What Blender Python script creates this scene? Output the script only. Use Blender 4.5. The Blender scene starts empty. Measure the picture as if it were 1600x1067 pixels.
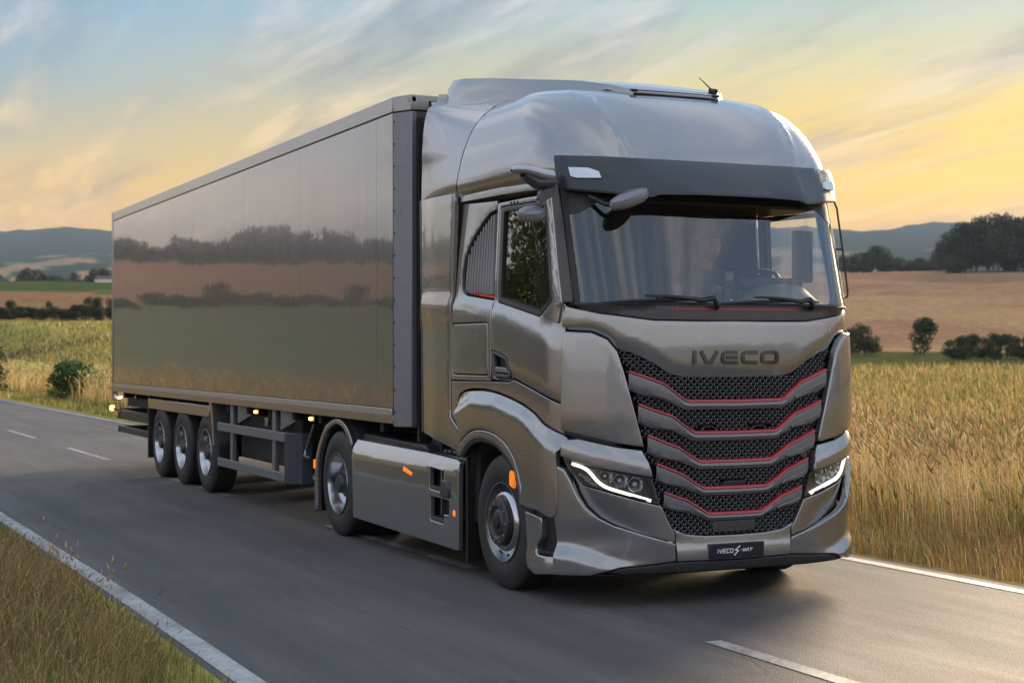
import bpy, bmesh, math, random
import numpy as np
from mathutils import Vector, Matrix, noise, geometry
random.seed(7); rng = np.random.default_rng(11)
R = math.radians
scn = bpy.context.scene

# ------------------------------------------------------------ camera, sky, sun, exposure
CAM = Vector((10.7212, -6.1685, 1.7863))
YAW, PITCH, ROLL = 0.4372, 0.0056, -0.0021
fw = Vector((-math.cos(YAW)*math.cos(PITCH), math.sin(YAW)*math.cos(PITCH), math.sin(PITCH)))
rt = fw.cross(Vector((0, 0, 1))).normalized(); up = rt.cross(fw)
r2 = math.cos(ROLL)*rt + math.sin(ROLL)*up; u2 = -math.sin(ROLL)*rt + math.cos(ROLL)*up
cd = bpy.data.cameras.new('camera'); cam = bpy.data.objects.new('camera', cd)
scn.collection.objects.link(cam)
M = Matrix((r2, u2, -fw)).transposed().to_4x4(); M.translation = CAM
cam.matrix_world = M
cd.lens = 2461.2/1600*36; cd.sensor_width = 36; cd.clip_start = .05; cd.clip_end = 12000
cd.dof.use_dof = True; cd.dof.focus_distance = 11.8; cd.dof.aperture_fstop = 3.6
scn.camera = cam
scn.view_settings.view_transform = 'Standard'; scn.view_settings.look = 'None'
scn.view_settings.gamma = 1; scn.view_settings.exposure = 0.92
try: scn.view_settings.use_curve_mapping = False
except Exception: pass
scn.render.engine = 'CYCLES'
cy = scn.cycles
cy.use_denoising = True
cy.max_bounces = 8; cy.diffuse_bounces = 3; cy.glossy_bounces = 4; cy.transmission_bounces = 6; cy.transparent_max_bounces = 12
cy.volume_bounces = 1; cy.caustics_reflective = False; cy.caustics_refractive = False
cy.sample_clamp_indirect = 6

SUN_AZ = 48.0      # degrees, measured from -x towards +y
SUN_EL = 11.0
a = R(SUN_AZ)
sd = Vector((-math.cos(a)*math.cos(R(SUN_EL)), math.sin(a)*math.cos(R(SUN_EL)), math.sin(R(SUN_EL))))
w = bpy.data.worlds.new('World'); scn.world = w; w.use_nodes = True
nt = w.node_tree; nt.nodes.clear()
class NB:
    """tiny node builder"""
    def __init__(s, nt): s.nt = nt
    def n(s, typ, ins=None, **kw):
        nd = s.nt.nodes.new(typ)
        for k, v in kw.items(): setattr(nd, k, v)
        for k, v in (ins or {}).items():
            sock = nd.inputs[k]
            if hasattr(v, 'bl_idname') and v.bl_idname.startswith('NodeSocket'): s.nt.links.new(v, sock)
            elif isinstance(v, bpy.types.Node): s.nt.links.new(v.outputs[0], sock)
            else: sock.default_value = v
        return nd
    def m(s, op, a, b=0.0, c=None, clamp=False):
        ins = {0: a, 1: b}
        if c is not None: ins[2] = c
        nd = s.n('ShaderNodeMath', ins, operation=op); nd.use_clamp = clamp
        return nd.outputs[0]
    def ramp(s, fac, stops, interp='LINEAR'):
        nd = s.n('ShaderNodeValToRGB', {0: fac}); cr = nd.color_ramp; cr.interpolation = interp
        while len(cr.elements) < len(stops): cr.elements.new(.5)
        for e, (p, c) in zip(cr.elements, stops):
            e.position = p; e.color = (*c, 1) if len(c) == 3 else c
        return nd.outputs[0]
    def mix(s, f, a, b, bt='MIX'):
        nd = s.nt.nodes.new('ShaderNodeMix'); nd.data_type = 'RGBA'; nd.blend_type = bt; nd.clamp_factor = True
        for i, v in ((0, f), (6, a), (7, b)):
            if hasattr(v, 'bl_idname'): s.nt.links.new(v, nd.inputs[i])
            else: nd.inputs[i].default_value = (v if i == 0 else ((*v, 1) if len(v) == 3 else v))
        return nd.outputs[2]
B = NB(nt)
sky = B.n('ShaderNodeTexSky', sky_type='NISHITA', sun_disc=False)
sky.sun_elevation = R(SUN_EL); sky.sun_rotation = math.atan2(sd.x, sd.y)
sky.air_density = 1.0; sky.dust_density = 1.5; sky.ozone_density = 1.2; sky.altitude = 200
tc = B.n('ShaderNodeTexCoord')
gen = tc.outputs['Generated']
sep = B.n('ShaderNodeSeparateXYZ', {0: gen})
elev = B.m('ARCSINE', sep.outputs[2])                       # radians above the horizon
dotn = B.n('ShaderNodeVectorMath', {0: gen, 1: tuple(Vector((sd.x, sd.y, 0)).normalized())}, operation='DOT_PRODUCT')
azf = B.m('MULTIPLY_ADD', dotn.outputs['Value'], .5, .5, clamp=True)   # 1 towards the sun, 0 away from it
# base of the evening sky: colour over elevation, once towards the sun and once away from it
e01 = B.m('MULTIPLY', elev, 1/1.2, clamp=True)
sunw = B.ramp(e01, [(0, (.58, .26, .012)), (.06, (.60, .30, .014)), (.085, (.66, .39, .026)), (.12, (.56, .38, .06)), (.145, (.44, .39, .18)), (.185, (.22, .33, .34)), (.3, (.20, .31, .41)), (.5, (.28, .38, .50)), (1, (.32, .40, .52))])
midw = B.ramp(e01, [(0, (.46, .23, .055)), (.06, (.52, .30, .075)), (.085, (.46, .30, .12)), (.11, (.27, .28, .24)), (.135, (.145, .245, .335)), (.185, (.100, .24, .41)), (.32, (.18, .31, .47)), (1, (.27, .38, .54))])
antw = B.ramp(e01, [(0, (.72, .66, .62)), (.09, (.82, .77, .75)), (.2, (.50, .55, .66)), (.4, (.28, .37, .52)), (1, (.32, .40, .52))])
grad = B.mix(B.n('ShaderNodeMapRange', {0: azf, 1: .84, 2: .99}).outputs[0], midw, sunw)
grad = B.mix(B.n('ShaderNodeMapRange', {0: azf, 1: .60, 2: .87}).outputs[0], antw, grad)
# the clouds lie on a plane overhead: project the direction onto it
zz = B.m('MAXIMUM', B.m('ADD', sep.outputs[2], .09), .02)
px = B.m('DIVIDE', sep.outputs[0], zz); py = B.m('DIVIDE', sep.outputs[1], zz)
cv = B.n('ShaderNodeCombineXYZ', {0: px, 1: py, 2: 0.0})
mp = B.n('ShaderNodeMapping', {0: cv.outputs[0], 'Rotation': (0, 0, R(-60)), 'Scale': (.42, 1.9, 1)})
n1 = B.n('ShaderNodeTexNoise', {0: mp.outputs[0], 'Scale': 1.0, 'Detail': 10.0, 'Roughness': .60, 'Distortion': .35})
n2 = B.n('ShaderNodeTexNoise', {0: mp.outputs[0], 'Scale': 2.3, 'Detail': 6.0, 'Roughness': .6, 'Distortion': .3})
cm = B.m('ADD', B.m('MULTIPLY', n1.outputs[0], .7), B.m('MULTIPLY', n2.outputs[0], .3))
cmask = B.ramp(cm, [(.455, (0, 0, 0)), (.57, (1, 1, 1))])
clit = B.ramp(e01, [(0, (.64, .34, .075)), (.08, (.68, .42, .12)), (.12, (.52, .40, .22)), (.17, (.36, .37, .38)), (.35, (.60, .60, .62)), (1, (.55, .58, .64))])
cdark = B.ramp(e01, [(0, (.42, .22, .07)), (.07, (.34, .22, .12)), (.11, (.17, .17, .175)), (.19, (.145, .175, .215)), (.4, (.50, .52, .58)), (1, (.42, .46, .54))])
lit = B.mix(B.ramp(n2.outputs[0], [(.42, (0, 0, 0)), (.6, (1, 1, 1))]), cdark, clit)
cant = B.mix(B.ramp(n2.outputs[0], [(.40, (0, 0, 0)), (.58, (1, 1, 1))]), (.36, .39, .46), (.78, .76, .76))
lit = B.mix(B.n('ShaderNodeMapRange', {0: azf, 1: .60, 2: .87}).outputs[0], cant, lit)
cold = B.mix(B.m('MULTIPLY', cmask, .82), grad, lit)
nis = B.n('ShaderNodeVectorMath', {0: sky.outputs[0], 'Scale': .05}, operation='SCALE')
tot = B.mix(.06, cold, nis.outputs[0])
tot = B.mix(B.n('ShaderNodeMapRange', {0: sep.outputs[2], 1: -.02, 2: -.12}).outputs[0], tot, (.10, .09, .075))
bg = B.n('ShaderNodeBackground', {0: tot, 1: 1.0})
out = B.n('ShaderNodeOutputWorld', {0: bg.outputs[0]})
sl = bpy.data.lights.new('sun', 'SUN'); so = bpy.data.objects.new('sun', sl); scn.collection.objects.link(so)
sl.energy = 4.3; sl.angle = R(20); sl.color = (1, .76, .50)
so.rotation_euler = sd.to_track_quat('Z', 'Y').to_euler()

# ------------------------------------------------------------ helpers
COL = scn.collection
def link(o, parent=None, **props):
    COL.objects.link(o)
    if parent is not None: o.parent = parent
    for k, v in props.items():
        if v: o[k] = v
    return o
def thing(name, label, cat, loc=(0, 0, 0), rz=0, group=None):
    o = bpy.data.objects.new(name, None); o.empty_display_size = .2
    o.location = loc; o.rotation_euler = (0, 0, rz)
    return link(o, None, label=label, category=cat, group=group)
def smooth(me, ang=35):
    me.polygons.foreach_set('use_smooth', np.ones(len(me.polygons), bool))
    if ang is not None: me.set_sharp_from_angle(angle=R(ang))
class MB:
    """collects geometry for ONE mesh object"""
    def __init__(s): s.v = []; s.f = []
    def add(s, vs, fs):
        b = len(s.v); s.v += [tuple(v) for v in vs]; s.f += [tuple(i+b for i in f) for f in fs]; return s
    def box(s, x0, x1, y0, y1, z0, z1):
        v = [(x, y, z) for x in (x0, x1) for y in (y0, y1) for z in (z0, z1)]
        return s.add(v, [(0, 1, 3, 2), (4, 6, 7, 5), (0, 4, 5, 1), (2, 3, 7, 6), (0, 2, 6, 4), (1, 5, 7, 3)])
    def obox(s, c, ax, ay, az):
        c = Vector(c); ax, ay, az = Vector(ax), Vector(ay), Vector(az)
        v = [c+i*ax+j*ay+k*az for i in (-1, 1) for j in (-1, 1) for k in (-1, 1)]
        return s.add(v, [(0, 1, 3, 2), (4, 6, 7, 5), (0, 4, 5, 1), (2, 3, 7, 6), (0, 2, 6, 4), (1, 5, 7, 3)])
    def tube(s, pts, r, n=8, cap=True):
        pts = [Vector(p) for p in pts]; rs = r if isinstance(r, (list, tuple)) else [r]*len(pts)
        vs = []; fs = []
        pt = (pts[1]-pts[0]).normalized(); a = pt.orthogonal().normalized()
        for i, p in enumerate(pts):
            t = (pts[min(i+1, len(pts)-1)]-pts[max(i-1, 0)]).normalized()
            a = (a - t*a.dot(t)).normalized(); b = t.cross(a)
            for k in range(n):
                th = 2*math.pi*k/n; vs.append(p+(a*math.cos(th)+b*math.sin(th))*rs[i])
        for i in range(len(pts)-1):
            for k in range(n):
                fs.append((i*n+k, i*n+(k+1) % n, (i+1)*n+(k+1) % n, (i+1)*n+k))
        if cap: fs.append(tuple(range(n))[::-1]); fs.append(tuple((len(pts)-1)*n+k for k in range(n)))
        return s.add(vs, fs)
    def lathe(s, prof, c=(0, 0, 0), axis='y', n=48, closed=False):
        """prof: (radius, along-axis)"""
        vs = []; fs = []; L = len(prof)
        for k in range(n):
            th = 2*math.pi*k/n; ca, sa = math.cos(th), math.sin(th)
            for r, h in prof:
                p = {'y': (r*ca, h, r*sa), 'z': (r*ca, r*sa, h), 'x': (h, r*ca, r*sa)}[axis]
                vs.append((p[0]+c[0], p[1]+c[1], p[2]+c[2]))
        for k in range(n):
            k2 = (k+1) % n
            for i in range(L-1 if not closed else L):
                j = (i+1) % L; fs.append((k*L+i, k*L+j, k2*L+j, k2*L+i))
        return s.add(vs, fs)
    def grid(s, G, flip=False):
        """G: list of rows of points"""
        nr, nc = len(G), len(G[0]); vs = [p for row in G for p in row]; fs = []
        for i in range(nr-1):
            for j in range(nc-1):
                q = (i*nc+j, i*nc+j+1, (i+1)*nc+j+1, (i+1)*nc+j); fs.append(q[::-1] if flip else q)
        return s.add(vs, fs)
    def mesh(s, name, mat, ang=35):
        me = bpy.data.meshes.new(name); me.from_pydata(s.v, [], s.f); me.materials.append(mat); me.update(); smooth(me, ang)
        return me
    def build(s, name, mat, parent=None, ang=35, recalc=True, bevel=0, solid=0, **props):
        me = s.mesh(name, mat, None)
        if recalc:
            bm = bmesh.new(); bm.from_mesh(me); bmesh.ops.recalc_face_normals(bm, faces=bm.faces); bm.to_mesh(me); bm.free()
        smooth(me, ang)
        o = bpy.data.objects.new(name, me); link(o, parent, **props)
        if solid:
            md = o.modifiers.new('s', 'SOLIDIFY'); md.thickness = solid; md.offset = -1
        if bevel:
            md = o.modifiers.new('b', 'BEVEL'); md.width = bevel; md.segments = 2; md.limit_method = 'ANGLE'; md.angle_limit = R(40); md.harden_normals = False
        return o
def mirror_obj(o, parent, name=None):
    """the left-hand copy of a right-hand part (own mesh, y mirrored)"""
    me = o.data.copy(); n = len(me.vertices); co = np.empty(n*3, np.float32); me.vertices.foreach_get('co', co)
    co = co.reshape(-1, 3); co[:, 1] *= -1; me.vertices.foreach_set('co', co.ravel()); me.flip_normals(); me.update()
    c = bpy.data.objects.new(name or o.name.split('.')[0], me); link(c, parent)
    for md in o.modifiers:
        m2 = c.modifiers.new(md.name, md.type)
        for k in ('thickness', 'offset', 'width', 'segments', 'limit_method', 'angle_limit'):
            if hasattr(md, k):
                try: setattr(m2, k, getattr(md, k))
                except Exception: pass
    return c
def copy_tree(o, parent=None):
    c = o.copy(); COL.objects.link(c)
    if parent is not None: c.parent = parent
    for ch in list(o.children): copy_tree(ch, c)
    return c

# ------------------------------------------------------------ materials
def mat(name, col, rough=.5, metal=0, coat=0, emit=0, ecol=None, spec=None, noise_amt=0, nscale=20, bump=0, bscale=60, coat_rough=.05):
    m = bpy.data.materials.new(name); m.use_nodes = True; t = m.node_tree; b = NB(t); p = t.nodes['Principled BSDF']
    p.inputs['Base Color'].default_value = (*col, 1); p.inputs['Roughness'].default_value = rough; p.inputs['Metallic'].default_value = metal
    p.inputs['Coat Weight'].default_value = coat; p.inputs['Coat Roughness'].default_value = coat_rough
    if spec is not None: p.inputs['Specular IOR Level'].default_value = spec
    if emit: p.inputs['Emission Color'].default_value = (*(ecol or col), 1); p.inputs['Emission Strength'].default_value = emit
    if noise_amt or bump:
        co = b.n('ShaderNodeTexCoord').outputs['Object']
        if noise_amt:
            nz = b.n('ShaderNodeTexNoise', {0: co, 'Scale': nscale, 'Detail': 5.0, 'Roughness': .6})
            f = b.n('ShaderNodeMapRange', {0: nz.outputs[0], 1: .3, 2: .7, 3: 1-noise_amt, 4: 1+noise_amt}).outputs[0]
            hv = b.n('ShaderNodeHueSaturation', {'Value': f, 'Color': (*col, 1)}); t.links.new(hv.outputs[0], p.inputs['Base Color'])
            rr = b.n('ShaderNodeMapRange', {0: nz.outputs[0], 1: .3, 2: .7, 3: rough*(1-noise_amt*.6), 4: min(1, rough*(1+noise_amt*.6))}).outputs[0]
            t.links.new(rr, p.inputs['Roughness'])
        if bump:
            nz2 = b.n('ShaderNodeTexNoise', {0: co, 'Scale': bscale, 'Detail': 4.0})
            bp = b.n('ShaderNodeBump', {'Height': nz2.outputs[0], 'Strength': bump, 'Distance': .01}); t.links.new(bp.outputs[0], p.inputs['Normal'])
    return m
PAINT = mat('grey_metallic_paint', (.300, .300, .304), .27, .76, 1.0, noise_amt=.035, nscale=2.0)
PAINT.node_tree.nodes['Principled BSDF'].inputs['Coat IOR'].default_value = 1.62
# flake and faint orange peel in the paint
t = PAINT.node_tree; b = NB(t); co = b.n('ShaderNodeTexCoord').outputs['Object']
nz = b.n('ShaderNodeTexNoise', {0: co, 'Scale': 5.0, 'Detail': 2.0})
bpn = b.n('ShaderNodeBump', {'Height': nz.outputs[0], 'Strength': .025, 'Distance': .03}); t.links.new(bpn.outputs[0], t.nodes['Principled BSDF'].inputs['Normal']); t.links.new(bpn.outputs[0], t.nodes['Principled BSDF'].inputs['Coat Normal'])
SATIN = mat('satin_grey_plastic', (.20, .203, .22), .38, .35, .25, noise_amt=.05)
GUARD = mat('anodised_grey_aluminium', (.20, .21, .24), .42, .55, noise_amt=.08)
VISORM = mat('dark_matte_visor_plastic', (.030, .035, .042), .36, .1, .15, noise_amt=.06, bump=.15, bscale=200)
TRIM = mat('dark_grey_trim', (.065, .062, .066), .42, .2, .1, noise_amt=.08)
BLACK = mat('black_plastic', (.012, .012, .013), .45, bump=.2, bscale=120, noise_amt=.15)
DEEP = mat('deep_black', (.008, .008, .008), .75, noise_amt=.4)  # near-black for chassis, underbody boxes, linings and the discs on the rims
RUBBER = mat('tyre_rubber', (.028, .026, .023), .62, noise_amt=.3, nscale=9, bump=.2, bscale=30, spec=.4)
CHROME = mat('polished_alloy', (.50, .51, .53), .20, 1, noise_amt=.06, nscale=6)
STEEL = mat('dull_steel', (.30, .31, .33), .35, .9, noise_amt=.15)
HUB = mat('grey_hub_metal', (.07, .068, .068), .45, .6, noise_amt=.2)
RED = mat('red_trim', (.42, .022, .03), .3, .1, .6)
REDLINE = mat('bright_red_line', (.70, .03, .02), .4)
DRL = mat('daytime_light', (1, 1, 1), .4, emit=1.25, ecol=(1, .95, .80))
AMBER = mat('amber_lens', (.75, .20, .015), .3, emit=.35, ecol=(1, .26, .02))  # lens glows slightly, on plain reflectors as well as side markers
AMBERLIT = mat('lit_amber_lamp', (1, .45, .08), .4, emit=3, ecol=(1, .50, .12))
WHITELAMP = mat('clear_marker_lens', (.50, .56, .62), .12, .3, 1, emit=.04, ecol=(.8, .9, 1))
PLATE = mat('plate_navy_black', (.010, .011, .022), .35, coat=.4)
LETTER = mat('dark_chrome_letters', (.045, .044, .044), .25, .7, .6)
LWHITE = mat('white_print', (.8, .8, .82), .5)
FABRIC = mat('grey_cab_fabric', (.12, .12, .125), .9, noise_amt=.15)
DASH = mat('dashboard_plastic', (.16, .15, .14), .6, noise_amt=.1)
SKIN = mat('skin', (.48, .27, .19), .5); HAIR = mat('dark_hair', (.02, .014, .01), .6); SHIRT = mat('dark_teal_shirt', (.03, .06, .065), .85, noise_amt=.2)
SCREEN = mat('phone_screen', (.10, .11, .13), .15, emit=0)
BLUE = mat('blue_hose_coupling', (.02, .05, .5), .4)
TREAD = mat('tread_plate_aluminium', (.35, .35, .36), .35, .8, bump=.6, bscale=60)
def glassmat(name, tint, ior, rough=.0):
    m = bpy.data.materials.new(name); m.use_nodes = True; t = m.node_tree; t.nodes.clear(); b = NB(t)
    tr = b.n('ShaderNodeBsdfTransparent', {0: (*tint, 1)}); gl = b.n('ShaderNodeBsdfGlossy', {0: (.95, .97, 1, 1), 'Roughness': rough})
    fr = b.n('ShaderNodeFresnel', {'IOR': ior})
    bf = b.n('ShaderNodeNewGeometry').outputs['Backfacing']
    t.links.new(b.m('ADD', b.m('MULTIPLY', bf, 1/ior-ior), ior), fr.inputs[0])
    # two faces of the pane reflect: F' = 2F/(1+F)
    f = fr.outputs[0]; ff = b.m('DIVIDE', b.m('MULTIPLY', f, 2.0), b.m('ADD', f, 1.0))
    mx = b.n('ShaderNodeMixShader', {0: ff, 1: tr.outputs[0], 2: gl.outputs[0]})
    o = b.n('ShaderNodeOutputMaterial', {0: mx.outputs[0]}); return m
GLASS = glassmat('windscreen_glass', (.84, .87, .86), 1.62)
SIDEGLASS = glassmat('tinted_side_glass', (.30, .36, .33), 1.9)
CLEARGLASS = glassmat('clear_side_glass', (.86, .89, .88), 1.5)
LAMPGLASS = glassmat('lamp_cover', (.85, .87, .88), 1.45)
def trailer_mat():
    m = mat('glossy_brown_grey_panel', (.142, .142, .146), .22, .32, 1.0, coat_rough=.012)
    t = m.node_tree; b = NB(t); p = t.nodes['Principled BSDF']; co = b.n('ShaderNodeTexCoord').outputs['Object']
    mp = b.n('ShaderNodeMapping', {0: co, 'Scale': (1.0, 1, .10)})
    mp2 = b.n('ShaderNodeMapping', {0: co, 'Scale': (9.0, 1, .5)})
    a1 = b.n('ShaderNodeTexNoise', {0: mp.outputs[0], 'Scale': 1.3, 'Detail': 2.0}); a2 = b.n('ShaderNodeTexNoise', {0: mp2.outputs[0], 'Scale': 1.0, 'Detail': 3.0})
    mp3 = b.n('ShaderNodeMapping', {0: co, 'Scale': (26.0, 1, .35)}); a3 = b.n('ShaderNodeTexNoise', {0: mp3.outputs[0], 'Scale': 1.0, 'Detail': 3.0, 'Roughness': .7})
    v = b.m('MULTIPLY', b.m('SUBTRACT', a3.outputs[0], .5), .016)
    v = b.m('ADD', v, b.m('MULTIPLY', b.m('SUBTRACT', a1.outputs[0], .5), .012))
    add = b.n('ShaderNodeVectorMath', {0: b.n('ShaderNodeNewGeometry').outputs['Normal'], 1: b.n('ShaderNodeCombineXYZ', {0: b.m('MULTIPLY', b.m('SUBTRACT', a2.outputs[0], .5), .006), 2: v}).outputs[0]}, operation='ADD')
    bp = b.n('ShaderNodeVectorMath', {0: add.outputs[0]}, operation='NORMALIZE')
    t.links.new(bp.outputs[0], p.inputs['Normal']); t.links.new(bp.outputs[0], p.inputs['Coat Normal'])
    dirt = b.n('ShaderNodeTexNoise', {0: mp2.outputs[0], 'Scale': 2.0, 'Detail': 6.0})
    t.links.new(b.n('ShaderNodeMapRange', {0: dirt.outputs[0], 1: .3, 2: .75, 3: .14, 4: .22}).outputs[0], p.inputs['Roughness'])
    return m
TPANEL = trailer_mat(); TPANEL.node_tree.nodes['Principled BSDF'].inputs['Coat IOR'].default_value = 1.46
TRAIL = mat('grey_trailer_rail', (.27, .26, .255), .30, .75, .6, noise_amt=.06, nscale=3)
TRAILL = mat('light_aluminium_strip', (.50, .51, .54), .34, .75, .2, noise_amt=.06)

# ------------------------------------------------------------ cab surface in (s, z): s runs round the cab from the centre line of the nose
_t = np.linspace(0, np.pi/2, 1500); XC0, XA, YW, NN = .59, .67, 1.25, 3.2
_Y = YW*np.sin(_t)**(2/NN); _X = XC0+XA*np.cos(_t)**(2/NN)
_X = np.r_[_X, np.linspace(XC0, -2.4, 600)[1:]]; _Y = np.r_[_Y, np.full(599, YW)]
_S = np.r_[0, np.cumsum(np.hypot(np.diff(_X), np.diff(_Y)))]
S0 = float(np.interp(.59, _X[::-1], _S[::-1]))
# even spacing and a light smoothing, so that the normals run smoothly round the corner
_s2 = np.arange(-4.2, 4.2001, .005); _ax = np.interp(np.abs(_s2), _S, _X); _ay = np.sign(_s2)*np.interp(np.abs(_s2), _S, _Y)
_k = np.exp(-(np.arange(-24, 25)*.005/.045)**2); _k /= _k.sum()
def _sm(v): return np.convolve(np.pad(v, 24, mode='edge'), _k, mode='valid')
_ax2, _ay2 = _sm(_ax), _sm(_ay); _nx = _sm(np.gradient(_ay2)); _ny = _sm(-np.gradient(_ax2)); _l = np.hypot(_nx, _ny); _nx /= _l; _ny /= _l
def sstep(t): t = min(1, max(0, t)); return t*t*(3-2*t)
def shift(z): return -.27*(z-2.1) if z > 2.1 else 0.0
def belt(x): return float(np.interp(x, [-1.7, -.7, 0, .64, 1.02], [2.26, 2.22, 2.13, 1.98, 1.87]))
def SF(s, z, d=0.0):
    a = abs(s); sg = 1 if s >= 0 else -1; q = (a+4.2)/.005; i = min(int(q), len(_s2)-2); f = q-i
    x = float(_ax2[i]*(1-f)+_ax2[i+1]*f); y = float(_ay2[i]*(1-f)+_ay2[i+1]*f); nx = float(_nx[i]*(1-f)+_nx[i+1]*f); ny = float(_ny[i]*(1-f)+_ny[i+1]*f)
    w = sstep((a-1.15)/.4)
    if w > 0:
        d = d - w*(.030*sstep((z-belt(x)+.10)/.13) + .05*max(0, z-2.3) + .02*sstep((1.95-z)/.5)*sstep((z-1.2)/.4)*0)
    if z < 2.1: d = d - (1-w)*.025*((z-1.2)/.9)**2
    return Vector((x+nx*d+shift(z), sg*(y+ny*d), z))
def sx(x):                                   # x as read on the plane y = -1.25 -> s on the curved side
    if x <= .55: return -(S0+XC0-x)
    return -float(np.interp(x, [.55, .75, 1.03, 1.2], [S0+.04, 1.53, 1.31, 1.17]))
def SIDE(x, z, d=0.0): return SF(sx(x-shift(z)), z, d)
def FRONT(s, z, d=0.0): return SF(s, z, d)

def resample(poly, step, rad=0.0):
    P = [Vector(p) for p in poly]
    if rad:
        Q = []; n = len(P)
        for i in range(n):
            a, b, c = P[i-1], P[i], P[(i+1) % n]; u, v = a-b, c-b; lu, lv = u.length, v.length
            r = min(rad, lu*.45, lv*.45); p0, p1 = b+u*(r/lu), b+v*(r/lv)
            for k in range(4): t = k/3; Q.append(p0.lerp(b, t).lerp(b.lerp(p1, t), t))
        P = Q
    out = []
    for i in range(len(P)):
        a, b = P[i], P[(i+1) % len(P)]; n = max(1, int(math.ceil((b-a).length/step-1e-6)))
        for k in range(n): out.append(a.lerp(b, k/n))
    res = [out[0]]
    for q in out[1:]:
        if (q-res[-1]).length > 1e-4: res.append(q)
    if (res[0]-res[-1]).length < 1e-4: res.pop()
    return res
def area(P): return .5*sum(P[i-1].x*P[i].y-P[i].x*P[i-1].y for i in range(len(P)))
def inset(P, d):
    out = []; n = len(P)
    for i in range(n):
        a, b, c = P[i-1], P[i], P[(i+1) % n]
        t1 = (b-a).normalized(); t2 = (c-b).normalized(); n1 = Vector((-t1.y, t1.x)); n2 = Vector((-t2.y, t2.x))
        m = n1+n2
        if m.length < 1e-6: m = n1
        m.normalize(); k = max(.45, m.dot(n1)); out.append(b+m*(d/k))
    return out
def inside(P, q):
    c = False; n = len(P); x, y = q
    for i in range(n):
        a, b = P[i-1], P[i]
        if (a.y > y) != (b.y > y) and x < (b.x-a.x)*(y-a.y)/(b.y-a.y)+a.x: c = not c
    return c
def dpoly(P, q):
    q = Vector(q); m = 9
    for i in range(len(P)):
        a, b = P[i-1], P[i]; ab = b-a; l = ab.length_squared
        t = 0 if l == 0 else max(0, min(1, (q-a).dot(ab)/l)); m = min(m, (a+ab*t-q).length)
    return m
def panel(name, outline, mapf, parent, m, th=.03, bev=.006, step=.05, off=0.0, rad=0.0, holes=(), h=None, ang=30, solidback=False, **props):
    """a shaped plate on a curved surface: rounded edge, returned sides, optional holes"""
    H = h or (lambda u, v: 0.0)
    loops = [resample(outline, step, rad)]
    if area(loops[0]) < 0: loops[0].reverse()
    for hl in holes:
        q = resample(hl[0] if isinstance(hl, tuple) and len(hl) == 2 and isinstance(hl[1], float) else hl, step, hl[1] if isinstance(hl, tuple) and len(hl) == 2 and isinstance(hl[1], float) else 0)
        if area(q) > 0: q.reverse()
        loops.append(q)
    verts = []; faces = []; rings_all = []; inner = []
    for P in loops:
        levels = [(0, -th), (0, -bev), (bev*.3, -bev*.3), (bev, 0)] if bev else [(0, -th), (0, 0)]
        ids = []
        for ins, dep in levels:
            Q = inset(P, ins) if ins else P
            ids.append(range(len(verts), len(verts)+len(Q)))
            for q in Q: verts.append(mapf(q.x, q.y, off+dep+H(q.x, q.y)))
            last = Q
        n = len(P)
        for k in range(len(levels)-1):
            A, Bq = ids[k], ids[k+1]
            for i in range(n): j = (i+1) % n; faces.append((A[i], A[j], Bq[j], Bq[i]))
        inner.append((last, ids[-1]))
    pts = []; edges = []; own = []
    for Q, ids in inner:
        b0 = len(pts); n = len(Q); pts += [q.copy() for q in Q]; own += list(ids); edges += [(b0+i, b0+(i+1) % n) for i in range(n)]
    O = inner[0][0]; xs = [q.x for q in O]; ys = [q.y for q in O]
    nx = int((max(xs)-min(xs))/step)+1; ny = int((max(ys)-min(ys))/step)+1
    if nx*ny < 60000:
        for i in range(nx+1):
            for j in range(ny+1):
                q = (min(xs)+(i+.5*(j % 2))*step+.003, min(ys)+j*step+.003)
                if inside(O, q) and dpoly(O, q) > step*.5 and all((not inside(Q, q)) and dpoly(Q, q) > step*.45 for Q, _ in inner[1:]):
                    pts.append(Vector(q))
    vo, eo, fo, ov, oe, of_ = geometry.delaunay_2d_cdt(pts, edges, [], 0, 1e-6)
    mapid = []
    for k, v in enumerate(vo):
        src = [i for i in ov[k] if i < len(own)]
        if src: mapid.append(own[src[0]])
        else: mapid.append(len(verts)); verts.append(mapf(v.x, v.y, off+H(v.x, v.y)))
    for f in fo:
        c = sum((vo[i] for i in f), Vector((0, 0)))/len(f)
        if not inside(O, c) or any(inside(Q, c) for Q, _ in inner[1:]): continue
        A_, B2, C_ = vo[f[0]], vo[f[1]], vo[f[2]]; ar = abs((B2.x-A_.x)*(C_.y-A_.y)-(C_.x-A_.x)*(B2.y-A_.y)); lm = max((B2-A_).length, (C_-B2).length, (A_-C_).length)
        if ar/lm < 2e-4: continue
        g = tuple(mapid[i] for i in f)
        if len(set(g)) == len(g): faces.append(g)
    mb = MB(); mb.add(verts, faces)
    me = mb.mesh(name, m, None)
    bm = bmesh.new(); bm.from_mesh(me)
    # outward check with the first cap face
    bm.faces.ensure_lookup_table(); f = bm.faces[len(faces)-1]; c = f.calc_center_median()
    u0 = sum(xs)/len(xs); v0 = sum(ys)/len(ys)
    nrm = (Vector(mapf(u0, v0, .1))-Vector(mapf(u0, v0, 0)))
    if f.normal.dot(nrm) < 0: bmesh.ops.reverse_faces(bm, faces=bm.faces)
    bm.to_mesh(me); bm.free(); smooth(me, 50 if not bev else None)
    o = bpy.data.objects.new(name, me); link(o, parent, **props)
    md = o.modifiers.new('w', 'WEIGHTED_NORMAL'); md.keep_sharp = True; md.weight = 50; md.mode = 'FACE_AREA'
    return o
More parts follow.
